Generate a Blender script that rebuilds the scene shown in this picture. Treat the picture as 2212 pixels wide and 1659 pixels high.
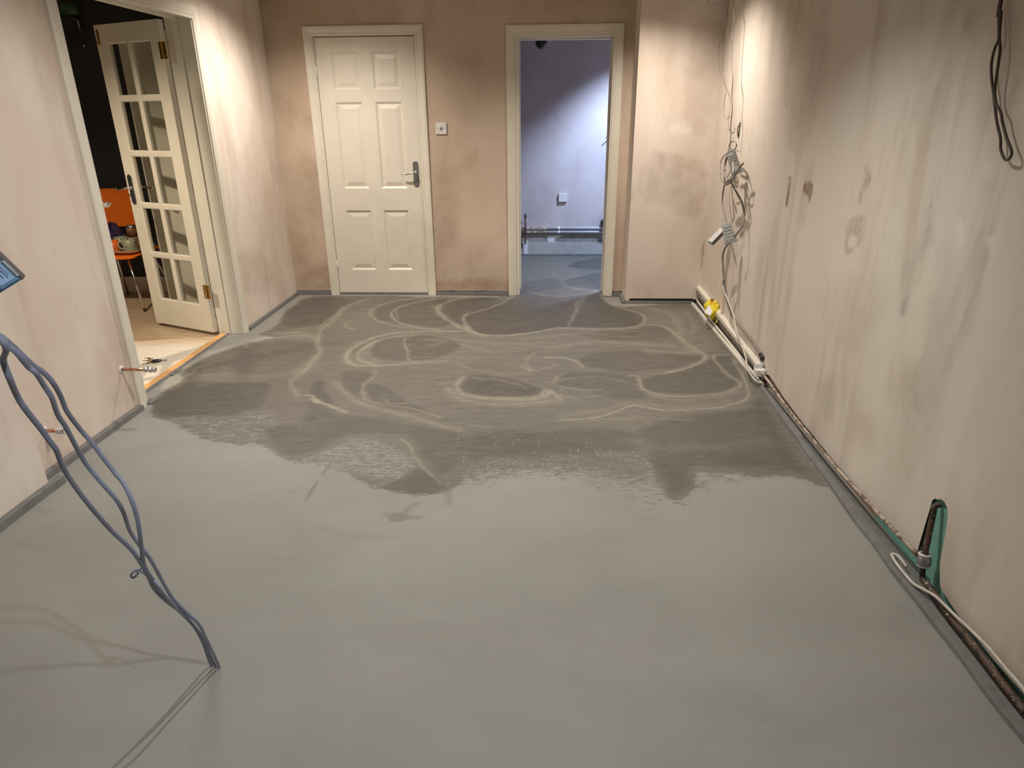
import bpy, math, random
import numpy as np
from mathutils import Vector, Matrix
random.seed(7); RNG = np.random.default_rng(11)
for o in list(bpy.data.objects): bpy.data.objects.remove(o)
SC = bpy.context.scene; COL = SC.collection

# ------------------------------------------------------------------ camera
FPX, PITCH, YAW, ROLL, CAMH = 1456.88, 0.381163, -0.0501495, -0.0098194, 1.43782
CX, CY = 1106.0, 829.5
def _basis():
    f = np.array([math.sin(YAW)*math.cos(PITCH), math.cos(YAW)*math.cos(PITCH), -math.sin(PITCH)])
    r = np.array([math.cos(YAW), -math.sin(YAW), 0.0]); u = np.cross(r, f)
    c, s = math.cos(ROLL), math.sin(ROLL)
    return c*r+s*u, -s*r+c*u, f
BR, BU, BF = _basis()
cam_d = bpy.data.cameras.new('camera'); cam = bpy.data.objects.new('camera', cam_d); COL.objects.link(cam)
cam_d.sensor_width = 36; cam_d.lens = FPX/2212*36; cam_d.clip_start = .02
cam.matrix_world = Matrix(((BR[0], BU[0], -BF[0], 0), (BR[1], BU[1], -BF[1], 0), (BR[2], BU[2], -BF[2], CAMH), (0, 0, 0, 1)))
SC.camera = cam
vs = SC.view_settings
vs.view_transform = 'Standard'; vs.look = 'None'; vs.gamma = 1; vs.use_curve_mapping = False; vs.exposure = 0.52

# ------------------------------------------------------------------ light
W = bpy.data.worlds.new('world'); SC.world = W; W.use_nodes = True
W.node_tree.nodes['Background'].inputs[0].default_value = (.55, .68, 1, 1)
W.node_tree.nodes['Background'].inputs[1].default_value = .35
def spot(loc, power, col=(1, .86, .68), size=130, blend=.9, rad=.03, tilt=(0, 0)):
    l = bpy.data.lights.new('downlight', 'SPOT'); l.energy = power; l.color = col
    l.spot_size = math.radians(size); l.spot_blend = blend; l.shadow_soft_size = rad
    o = bpy.data.objects.new('downlight', l); o.location = loc; o.rotation_euler = (math.radians(tilt[0]), math.radians(tilt[1]), 0); COL.objects.link(o)
def area(loc, aim, power, sx, sy, col, spread=180):
    l = bpy.data.lights.new('area_light', 'AREA'); l.energy = power; l.color = col; l.shape = 'RECTANGLE'; l.size = sx; l.size_y = sy
    l.spread = math.radians(spread)
    o = bpy.data.objects.new('area_light', l); o.location = loc
    o.rotation_euler = (Vector(aim)-Vector(loc)).to_track_quat('-Z', 'Y').to_euler(); COL.objects.link(o)
CEIL = 2.42
WARM = (1, .89, .78); NEUT = (1, .95, .89)
spot((.66, 4.70, CEIL-.03), 90, WARM, 128, 1, .02)
spot((-1.50, 4.65, CEIL-.03), 108, WARM, 138, 1, .02)
spot((.20, 2.60, CEIL-.03), 98, NEUT, 130, .9, .02, (0, 6))
spot((-1.45, 2.85, CEIL-.03), 72, NEUT, 132, .9, .30)
spot((.40, .10, CEIL-.03), 62, (.97, .98, 1), 124, .9, .02, (0, 30))
# unseen warm lamp added to light the room behind the left opening
spot((-2.95, 3.15, CEIL-.03), 120, (1, .83, .62), 140, .6, .05)
# a cool ceiling spotlight in the far room
spot((1.10, 6.43, CEIL-.07), 250, (.52, .68, 1.0), 104, .6, .05, (14, 0))

# ------------------------------------------------------------------ pixel -> place helpers (only used to lay things out in metres)
CAMP = np.array([0, 0, CAMH])
def ray(u, v): return BF + BR*(u-CX)/FPX - BU*(v-CY)/FPX
def hit(u, v, ax, val):
    d = ray(u, v); t = (val-CAMP[ax])/d[ax]; return CAMP+t*d
def onx(x, pts): return [tuple(hit(u, v, 0, x)) for u, v in pts]
def ony(y, pts): return [tuple(hit(u, v, 1, y)) for u, v in pts]
def onz(z, pts): return [tuple(hit(u, v, 2, z)) for u, v in pts]
def atd(u, v, d): return tuple(CAMP + d*ray(u, v))
XL, XN, XR, YB, YBOX, YF = -2.142, -2.055, 1.25, 5.625, 5.369, 7.335

# ------------------------------------------------------------------ materials
class NT:
    def __init__(s, name):
        s.m = bpy.data.materials.new(name); s.m.use_nodes = True; s.t = s.m.node_tree; s.n = s.t.nodes; s.l = s.t.links
        s.b = s.n['Principled BSDF']; s.geo = s.n.new('ShaderNodeNewGeometry').outputs['Position']
    def link(s, a, b): s.l.new(a, b)
    def val(s, sock, v):
        if hasattr(v, 'is_linked') or isinstance(v, bpy.types.NodeSocket): s.l.new(v, sock)
        else: sock.default_value = v
    def noise(s, scale, detail=4, rough=.55, stretch=(1, 1, 1), off=(0, 0, 0), dist=0, vec=None):
        mp = s.n.new('ShaderNodeMapping'); s.l.new(vec or s.geo, mp.inputs[0])
        mp.inputs['Scale'].default_value = stretch; mp.inputs['Location'].default_value = off
        no = s.n.new('ShaderNodeTexNoise'); s.l.new(mp.outputs[0], no.inputs['Vector'])
        no.inputs['Scale'].default_value = scale; no.inputs['Detail'].default_value = detail
        no.inputs['Roughness'].default_value = rough; no.inputs['Distortion'].default_value = dist
        return no.outputs['Fac']
    def ramp(s, f, a, b, lo=0, hi=1, smooth=True):
        r = s.n.new('ShaderNodeMapRange'); r.interpolation_type = 'SMOOTHSTEP' if smooth else 'LINEAR'
        s.val(r.inputs[0], f); s.val(r.inputs[1], a); s.val(r.inputs[2], b); r.inputs[3].default_value = lo; r.inputs[4].default_value = hi
        return r.outputs[0]
    def math(s, op, a, b=0):
        r = s.n.new('ShaderNodeMath'); r.operation = op; s.val(r.inputs[0], a); s.val(r.inputs[1], b); return r.outputs[0]
    def mix(s, f, a, b, mode='MIX'):
        r = s.n.new('ShaderNodeMix'); r.data_type = 'RGBA'; r.blend_type = mode
        s.val(r.inputs[0], f); s.val(r.inputs[6], a if not isinstance(a, tuple) else (*a, 1)); s.val(r.inputs[7], b if not isinstance(b, tuple) else (*b, 1))
        return r.outputs[2]
    def attr(s, name):
        a = s.n.new('ShaderNodeAttribute'); a.attribute_name = name; return a.outputs['Fac']
    def bump(s, h, strength, dist=.002):
        b = s.n.new('ShaderNodeBump'); b.inputs['Strength'].default_value = strength; b.inputs['Distance'].default_value = dist
        s.l.new(h, b.inputs['Height']); s.l.new(b.outputs[0], s.b.inputs['Normal'])
    def done(s, col, rough=.6, metal=0, spec=.5):
        s.val(s.b.inputs['Base Color'], (*col, 1) if isinstance(col, tuple) else col); s.val(s.b.inputs['Roughness'], rough)
        s.b.inputs['Metallic'].default_value = metal; s.b.inputs['Specular IOR Level'].default_value = spec; return s.m
def simple(name, col, rough=.5, metal=0, var=.12, scale=30, spec=.5, bump=0):
    t = NT(name); n = t.noise(scale, 3); f = t.ramp(n, .3, .7)
    c = t.mix(f, tuple(x*(1-var) for x in col), tuple(min(1, x*(1+var)) for x in col))
    if bump: t.bump(n, bump)
    return t.done(c, rough, metal, spec)

def plaster_mat(name, pale, brown, deep, streak=(1, 1, .25), amount=.5):
    t = NT(name)
    big = t.noise(1.1, 4, .6, (1, 1, .6), (3, 1, 2), .6)
    med = t.noise(3.2, 6, .62, streak, (1, 7, 3), .5)
    fine = t.noise(14, 5, .65, streak, (5, 2, 1))
    c = t.mix(t.ramp(big, .38-.1*amount, .72), pale, brown)
    c = t.mix(t.math('MULTIPLY', t.ramp(med, .47, .70), amount), c, deep)
    c = t.mix(t.math('MULTIPLY', t.ramp(t.noise(2.3, 3, .5, streak, (9, 9, 4), .3), .5, .75), .55), c, tuple(min(1, x*1.12) for x in pale))
    c = t.mix(t.ramp(fine, .3, .7, 0, .22), c, brown)
    pink = t.noise(.9, 2, .5, (1, 1, 1), (20, 3, 8))
    c = t.mix(t.ramp(pink, .45, .7, 0, .35), c, (pale[0]*.98, pale[1]*.935, pale[2]*.925))
    st = t.attr('stain')  # wall marks and painted light pools: positive darkens, negative pales
    c = t.mix(t.ramp(st, 0, 1, 0, 1, False), c, tuple(x*.70 for x in deep))
    c = t.mix(t.ramp(st, 0, -1, 0, 1, False), c, tuple(min(1, x*1.18) for x in pale))
    c = t.mix(t.ramp(t.attr('rust'), 0, 1, 0, 1, False), c, (.27, .16, .095))
    t.bump(t.noise(60, 4, .6, (1, 1, .6)), .12, .002)
    return t.done(c, .78, 0, .25)
M = {}
M['plaster'] = plaster_mat('bare_plaster', (.80, .735, .665), (.69, .585, .495), (.50, .385, .29), amount=.5)
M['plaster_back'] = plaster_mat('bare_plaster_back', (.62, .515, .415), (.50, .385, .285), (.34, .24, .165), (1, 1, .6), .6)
M['plaster_right'] = plaster_mat('bare_plaster_streaky', (.74, .675, .60), (.65, .575, .49), (.43, .35, .275), (1, 1, .28), .66)
M['plaster_far'] = plaster_mat('bare_plaster_far', (.60, .54, .54), (.54, .45, .44), (.46, .36, .34), (1, 1, .8), .5)
M['white'] = simple('cream_gloss_paint', (.76, .72, .62), .38, var=.03, scale=6)
M['white_dirty'] = simple('white_painted_timber', (.74, .71, .62), .45, var=.025, scale=5)
M['pvc'] = simple('white_plastic', (.74, .73, .70), .4, var=.03)
M['foam'] = simple('grey_foam', (.165, .162, .155), .85, var=.10, scale=25)
M['grey_cable'] = simple('grey_pvc_sheath', (.235, .265, .35), .42, var=.08, scale=40)
M['dust_cable'] = simple('dusty_grey_sheath', (.22, .20, .18), .6, var=.25, scale=60)
M['white_cable'] = simple('white_pvc_sheath', (.58, .54, .47), .5, var=.1, scale=40)
M['brown_cable'] = simple('dark_brown_sheath', (.055, .038, .025), .55, var=.2, scale=60)
M['copper'] = simple('copper', (.62, .30, .20), .3, 1, .15, 50)
M['chrome'] = simple('chrome', (.72, .72, .72), .16, 1, .03)
M['satin'] = simple('satin_nickel', (.35, .35, .37), .42, 1, .05)
M['brass'] = simple('brass', (.52, .34, .12), .28, 1, .3, 90)
M['orange'] = simple('orange_plastic', (.83, .17, .012), .4, var=.04)
M['black'] = simple('black_plastic', (.012, .012, .012), .4, var=.1)
M['darkwall'] = simple('charcoal_wall_paint', (.026, .027, .032), .6, var=.1, scale=5)
M['ceiling'] = simple('ceiling_board', (.62, .57, .50), .8, var=.05, scale=4)
M['yellow'] = simple('yellow_plastic', (.80, .66, .02), .38, var=.12, scale=70)
M['paper'] = simple('white_paper', (.78, .80, .86), .7, var=.02)
M['ink'] = simple('ink', (.05, .06, .10), .7)
M['pipe_rust'] = None
def rust_pipe():
    t = NT('rusty_painted_pipe'); n = t.noise(28, 6, .7, (1, 1, 1), (2, 2, 2), .5)
    c = t.mix(t.ramp(n, .38, .52), (.035, .022, .014), (.10, .06, .038)); c = t.mix(t.ramp(t.noise(75, 3), .6, .68), c, (.5, .46, .4))
    return t.done(c, .6)
M['pipe_rust'] = rust_pipe()
def plastery():
    t = NT('plaster_splashed_pipe'); n = t.noise(35, 6, .7, (1, 1, 1), (4, 2, 2), .5)
    c = t.mix(t.ramp(n, .44, .60), (.46, .38, .30), (.13, .085, .06)); return t.done(c, .7)
M['pipe_plaster'] = plastery()
def old_wall():
    t = NT('old_green_paint_and_brick'); n = t.noise(5, 4, .6, (1, 1, 2))
    c = t.mix(t.ramp(n, .40, .60), (.13, .33, .27), (.19, .42, .35))
    z = t.n.new('ShaderNodeSeparateXYZ'); t.link(t.geo, z.inputs[0])
    up = t.math('MULTIPLY', t.ramp(t.math('ADD', z.outputs[2], t.math('MULTIPLY', n, .04)), .050, .062), t.ramp(z.outputs[1], 1.93, 1.96))
    c = t.mix(up, c, (.23, .135, .09))
    c = t.mix(t.ramp(z.outputs[1], 2.22, 2.27), c, (.26, .19, .155))
    return t.done(c, .7)
M['oldwall'] = old_wall()
def screed():
    t = NT('screed'); wet = t.attr('wet'); mask = t.attr('mask'); ridge = t.attr('ridge'); speck = t.attr('speck')
    cl = t.noise(1.4, 5, .55, (1, 1.6, 1), (1, 1, 1), .4); md = t.noise(9, 6, .65, (.7, 1.6, 1), (4, 1, 1), .8); fn = t.noise(150, 3, .6)
    dry = t.mix(t.ramp(cl, .3, .7), (.240, .238, .218), (.290, .289, .265)); dry = t.mix(t.ramp(md, .35, .70, 0, .5), dry, (.275, .262, .235))
    sw = t.noise(11, 7, .66, (.55, 2.6, 1), (0, 0, 0), 1.6); st = t.noise(42, 6, .7, (.5, 1.9, 1), (3, 3, 0), .9)
    wc = t.mix(t.ramp(md, .3, .72), (.076, .069, .060), (.102, .095, .083))
    wc = t.mix(t.ramp(sw, .50, .74, 0, .34), wc, (.19, .178, .145)); wc = t.mix(t.ramp(st, .48, .75, 0, .22), wc, (.20, .19, .165))
    mid = t.mix(t.ramp(sw, .35, .65), (.160, .150, .127), (.222, .208, .172))
    wc = t.mix(wet, mid, wc)
    rag = t.math('ADD', mask, t.math('MULTIPLY', t.math('SUBTRACT', st, .5), 3.0)); rag = t.math('ADD', rag, t.math('MULTIPLY', t.math('SUBTRACT', fn, .5), 1.8))
    on = t.math('MULTIPLY', t.ramp(rag, .40, .62), t.ramp(mask, .01, .10)); on = t.math('MAXIMUM', on, t.ramp(mask, .93, 1.0))
    c = t.mix(on, dry, wc)
    gr = t.math('ADD', ridge, t.math('MULTIPLY', t.math('SUBTRACT', st, .5), t.math('MULTIPLY', ridge, 3.4)))
    c = t.mix(t.ramp(gr, 0, 1, 0, .82, False), c, (.345, .318, .245))
    v = t.n.new('ShaderNodeTexVoronoi'); mp = t.n.new('ShaderNodeMapping'); t.link(t.geo, mp.inputs[0]); mp.inputs['Scale'].default_value = (.8, 1.1, 1); t.link(mp.outputs[0], v.inputs['Vector']); v.inputs['Scale'].default_value = 62
    pick = t.n.new('ShaderNodeSeparateColor'); t.link(v.outputs['Color'], pick.inputs[0])
    k = t.math('MULTIPLY', t.ramp(v.outputs['Distance'], .26, .14), t.math('LESS_THAN', pick.outputs[0], speck))
    c = t.mix(t.math('MULTIPLY', k, .8), c, (.42, .41, .37))
    c = t.mix(t.ramp(t.attr('dark'), 0, 1, 0, .75, False), c, (.13, .125, .11))
    c = t.mix(t.ramp(fn, .3, .7, 0, .09), c, (.2, .19, .17))
    h = t.math('ADD', t.math('MULTIPLY', ridge, 1.2), t.math('ADD', t.math('MULTIPLY', fn, .25), t.math('MULTIPLY', st, .3)))
    t.bump(h, .35, .003)
    return t.done(c, t.ramp(on, 0, 1, .72, .56), 0, .35)
M['screed'] = screed()
def laminate():
    t = NT('oak_laminate'); w = t.noise(5, 6, .6, (.8, 9, 1), (0, 0, 0), .8)
    c = t.mix(t.ramp(w, .35, .7), (.62, .48, .33), (.46, .33, .21))
    br = t.n.new('ShaderNodeTexBrick'); t.link(t.geo, br.inputs['Vector']); br.inputs['Scale'].default_value = 1
    br.inputs['Brick Width'].default_value = 1.2; br.inputs['Row Height'].default_value = .19; br.inputs['Mortar Size'].default_value = .002
    br.inputs['Color1'].default_value = (1, 1, 1, 1); br.inputs['Color2'].default_value = (.88, .88, .88, 1); br.inputs['Mortar'].default_value = (.6, .55, .5, 1)
    c = t.mix(1, c, br.outputs['Color'], 'MULTIPLY')
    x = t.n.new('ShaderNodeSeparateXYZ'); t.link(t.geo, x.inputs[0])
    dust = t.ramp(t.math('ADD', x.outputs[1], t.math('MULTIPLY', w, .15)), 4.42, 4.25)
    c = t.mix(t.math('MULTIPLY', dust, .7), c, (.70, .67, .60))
    return t.done(c, .4)
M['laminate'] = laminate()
def thresh():
    t = NT('pine_threshold'); n = t.noise(10, 4, .6, (6, .8, 1)); c = t.mix(t.ramp(n, .4, .7), (.66, .37, .13), (.56, .30, .11))
    c = t.mix(t.ramp(t.noise(9, 4), .62, .72), c, (.42, .38, .30)); return t.done(c, .5)
M['pine'] = thresh()
def glass():
    t = NT('clear_glass'); tr = t.n.new('ShaderNodeBsdfTransparent'); tr.inputs[0].default_value = (.95, .96, .95, 1)
    gl = t.n.new('ShaderNodeBsdfGlossy'); gl.inputs['Roughness'].default_value = .02; mx = t.n.new('ShaderNodeMixShader')
    mx.inputs[0].default_value = .055; t.link(tr.outputs[0], mx.inputs[1]); t.link(gl.outputs[0], mx.inputs[2])
    t.link(mx.outputs[0], t.n['Material Output'].inputs['Surface']); return t.m
M['glass'] = glass()
def dotted():
    t = NT('spotted_green_glaze'); v = t.n.new('ShaderNodeTexVoronoi'); t.link(t.geo, v.inputs['Vector']); v.inputs['Scale'].default_value = 38
    c = t.mix(t.ramp(v.outputs['Distance'], .20, .26), (.02, .02, .02), (.34, .36, .25)); return t.done(c, .3)
M['dotted'] = dotted()
M['mug_orange'] = simple('orange_glaze', (.78, .16, .03), .3)
M['purple'] = simple('purple_wrapper', (.035, .022, .075), .3, var=.8, scale=45, bump=.5)
M['brown_food'] = simple('brown_jar_contents', (.24, .11, .06), .4, var=.5, scale=60)
M['green_bottle'] = simple('green_metal', (.03, .09, .05), .35)
M['dark_metal'] = simple('dark_metal', (.05, .05, .055), .4, .6)
M['tray'] = simple('cream_tray', (.70, .62, .50), .4)
M['bluebox'] = simple('grey_blue_plastic', (.16, .29, .42), .4, var=.04)
M['boxgrey'] = simple('light_grey_plastic', (.48, .50, .50), .45, var=.12, scale=90)
M['boxdark'] = simple('dark_grey_plastic', (.12, .11, .10), .5, var=.1)
M['label'] = simple('pale_blue_label', (.36, .55, .80), .5, var=.02)
M['cement'] = simple('bare_cement', (.30, .28, .255), .85, var=.15, scale=9)
M['cement_pale'] = simple('pale_cement', (.46, .45, .43), .85, var=.1, scale=9)
M['pipe_white'] = simple('white_painted_pipe', (.72, .74, .76), .4, var=.04)

# ------------------------------------------------------------------ mesh builder
class MB:
    def __init__(s): s.v = []; s.f = []; s.sm = []
    def add(s, vs_, fs, smooth=False):
        k = len(s.v); s.v += [tuple(p) for p in vs_]; s.f += [tuple(i+k for i in f) for f in fs]; s.sm += [smooth]*len(fs); return s
    def box(s, a, b, m=None):
        x0, y0, z0 = a; x1, y1, z1 = b
        p = [(x0, y0, z0), (x1, y0, z0), (x1, y1, z0), (x0, y1, z0), (x0, y0, z1), (x1, y0, z1), (x1, y1, z1), (x0, y1, z1)]
        if m is not None: p = [m @ Vector(q) for q in p]
        return s.add(p, [(0, 3, 2, 1), (4, 5, 6, 7), (0, 1, 5, 4), (1, 2, 6, 5), (2, 3, 7, 6), (3, 0, 4, 7)])
    def tube(s, pts, r, n=10, flat=1, smooth=True, step=None, spline=True, closed=False):
        P = [Vector(p) for p in pts]
        if spline and len(P) > 2:
            Q = []
            k = len(P); rng = range(k if closed else k-1)
            for i in rng:
                p0 = P[(i-1) % k] if (closed or i > 0) else P[0]; p1 = P[i]; p2 = P[(i+1) % k]; p3 = P[(i+2) % k] if (closed or i+2 < k) else P[-1]
                for j in range(5):
                    t = j/5; Q.append(.5*((2*p1)+(-p0+p2)*t+(2*p0-5*p1+4*p2-p3)*t*t+(-p0+3*p1-3*p2+p3)*t**3))
            if not closed: Q.append(P[-1])
            P = Q
        N = len(P); rr = r if isinstance(r, (list, tuple)) else None
        vs_, fs = [], []; up = None
        for i in range(N):
            if closed: d = P[(i+1) % N]-P[i-1]
            else: d = P[min(i+1, N-1)]-P[max(i-1, 0)]
            if d.length < 1e-9: d = Vector((0, 0, 1))
            d.normalize()
            if up is None: up = d.orthogonal().normalized()
            up = (up - d*up.dot(d)); up = up.normalized() if up.length > 1e-6 else d.orthogonal().normalized()
            sd = d.cross(up)
            R_ = rr[0]+(rr[1]-rr[0])*i/(N-1) if rr else r
            for j in range(n):
                a = 2*math.pi*j/n; vs_.append(P[i]+up*math.cos(a)*R_+sd*math.sin(a)*R_*flat)
        for i in range(N if closed else N-1):
            for j in range(n):
                a = i*n+j; b = i*n+(j+1) % n; c = ((i+1) % N)*n+(j+1) % n; d_ = ((i+1) % N)*n+j; fs.append((a, b, c, d_))
        if not closed: fs.append(tuple(range(n))[::-1]); fs.append(tuple((N-1)*n+j for j in range(n)))
        return s.add(vs_, fs, smooth)
    def lathe(s, prof, m=None, n=24, caps=True):
        vs_ = []; fs = []; m = m or Matrix()
        for r, z in prof:
            for j in range(n):
                a = 2*math.pi*j/n; vs_.append(m @ Vector((r*math.cos(a), r*math.sin(a), z)))
        for i in range(len(prof)-1):
            for j in range(n): fs.append((i*n+j, i*n+(j+1) % n, (i+1)*n+(j+1) % n, (i+1)*n+j))
        if caps: fs.append(tuple(range(n))[::-1]); fs.append(tuple((len(prof)-1)*n+j for j in range(n)))
        return s.add(vs_, fs, True)
    def prism(s, poly, depth, m=None):
        # poly in local XZ, extruded along +Y by depth
        m = m or Matrix(); n = len(poly)
        vs_ = [m @ Vector((x, 0, z)) for x, z in poly]+[m @ Vector((x, depth, z)) for x, z in poly]
        fs = [tuple(range(n)), tuple(range(2*n-1, n-1, -1))]+[(i, i+n, (i+1) % n+n, (i+1) % n) for i in range(n)]
        return s.add(vs_, fs)
    def build(s, name, mat, parent=None, loc=None, bevel=0, label=None, cat=None, group=None, kind=None, tri=False):
        me = bpy.data.meshes.new(name); base = Vector(loc) if loc is not None else Vector((0, 0, 0))
        me.from_pydata([Vector(p)-base for p in s.v], [], s.f); me.update()
        me.polygons.foreach_set('use_smooth', s.sm)
        if isinstance(mat, (list, tuple)):
            for q in mat: me.materials.append(q)
        else: me.materials.append(mat)
        import bmesh
        bm = bmesh.new(); bm.from_mesh(me); bmesh.ops.recalc_face_normals(bm, faces=bm.faces); bm.to_mesh(me); bm.free()
        o = bpy.data.objects.new(name, me); COL.objects.link(o)
        if parent is not None:
            o.parent = parent; pl = Vector((0, 0, 0)); q = parent
            while q is not None: pl += q.location; q = q.parent
            o.location = base - pl
        else: o.location = base
        if bevel:
            b = o.modifiers.new('bevel', 'BEVEL'); b.width = bevel; b.segments = 2; b.limit_method = 'ANGLE'
        if label: o['label'] = label
        if cat: o['category'] = cat
        if group: o['group'] = group
        if kind: o['kind'] = kind
        return o
def thing(name, label, cat, loc, group=None, kind=None):
    o = bpy.data.objects.new(name, None); COL.objects.link(o); o.location = loc; o.empty_display_size = .05
    if label: o['label'] = label
    if cat: o['category'] = cat
    if group: o['group'] = group
    if kind: o['kind'] = kind
    return o
def S(mb, name, mat, **k): return mb.build(name, mat, kind='structure', **k)

# ------------------------------------------------------------------ 2D painting helpers on arrays of points
def vnoise(x, y, seed=0):
    g = np.random.default_rng(seed).random((256, 256)); xi = np.floor(x).astype(int); yi = np.floor(y).astype(int)
    fx = x-xi; fy = y-yi; fx = fx*fx*(3-2*fx); fy = fy*fy*(3-2*fy)
    a = g[xi % 256, yi % 256]; b = g[(xi+1) % 256, yi % 256]; c = g[xi % 256, (yi+1) % 256]; d = g[(xi+1) % 256, (yi+1) % 256]
    return (a*(1-fx)+b*fx)*(1-fy)+(c*(1-fx)+d*fx)*fy
def fbm(x, y, seed=0, o=4):
    s_ = 0; a = .5; t = 0
    for i in range(o): s_ = s_+a*vnoise(x*2**i, y*2**i, seed+i); t += a; a *= .5
    return s_/t-.5
def catmull(P, n=6, closed=False):
    P = [np.array(p, float) for p in P]; Q = []; k = len(P)
    for i in range(k if closed else k-1):
        p0 = P[(i-1) % k] if (closed or i > 0) else P[0]; p1 = P[i]; p2 = P[(i+1) % k]; p3 = P[(i+2) % k] if (closed or i+2 < k) else P[-1]
        for j in range(n):
            t = j/n; Q.append(.5*((2*p1)+(-p0+p2)*t+(2*p0-5*p1+4*p2-p3)*t*t+(-p0+3*p1-3*p2+p3)*t**3))
    if not closed: Q.append(P[-1])
    return np.array(Q)
def segdist(X, Y, P, closed=False):
    d = np.full(X.shape, 1e9); k = len(P)
    for i in range(k if closed else k-1):
        a = P[i]; b = P[(i+1) % k]; ab = b-a; L = ab@ab+1e-12
        t = np.clip(((X-a[0])*ab[0]+(Y-a[1])*ab[1])/L, 0, 1)
        d = np.minimum(d, (X-a[0]-t*ab[0])**2+(Y-a[1]-t*ab[1])**2)
    return np.sqrt(d)
def inside(X, Y, P):
    c = np.zeros(X.shape, bool); k = len(P)
    for i in range(k):
        a = P[i]; b = P[(i+1) % k]
        if a[1] == b[1]: continue
        c ^= ((a[1] > Y) != (b[1] > Y)) & (X < (b[0]-a[0])*(Y-a[1])/(b[1]-a[1])+a[0])
    return c
def sst(x): x = np.clip(x, 0, 1); return x*x*(3-2*x)
class Paint:
    def __init__(s, X, Y): s.X, s.Y = X, Y
    def sel(s, P, pad):
        lo = P.min(0)-pad; hi = P.max(0)+pad
        return np.nonzero((s.X > lo[0]) & (s.X < hi[0]) & (s.Y > lo[1]) & (s.Y < hi[1]))[0]
    def poly(s, pts, soft, amp=.0, freq=8, seed=3, smooth=True):
        P = catmull(pts, 5, True) if smooth else np.array(pts, float); idx = s.sel(P, soft*2+amp*2)
        x, y = s.X[idx], s.Y[idx]; d = segdist(x, y, P, True); d = np.where(inside(x, y, P), d, -d)
        if amp: d = d+amp*2*fbm(x*freq+40, y*freq+40, seed, 5)
        return idx, sst((d+soft)/(2*soft))
    def stroke(s, pts, w, jitter=.5, seed=5, fade=True):
        P = catmull(pts, 5); idx = s.sel(P, w*3)
        x, y = s.X[idx], s.Y[idx]; wx = .012*fbm(x*9+30, y*9+30, seed)*2; wy = .012*fbm(x*9+70, y*9+10, seed+9)*2
        d = segdist(x+wx, y+wy, P)
        ww = w*(1+jitter*2*fbm(x*14+50, y*14+50, seed+3))
        v = np.exp(-(d/np.maximum(ww*.62, 1e-4))**2)+.22*np.exp(-(d/np.maximum(ww*1.5, 1e-4))**2)
        return idx, v*(0.75+.7*fbm(x*22+90, y*22+60, seed+5))

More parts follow.
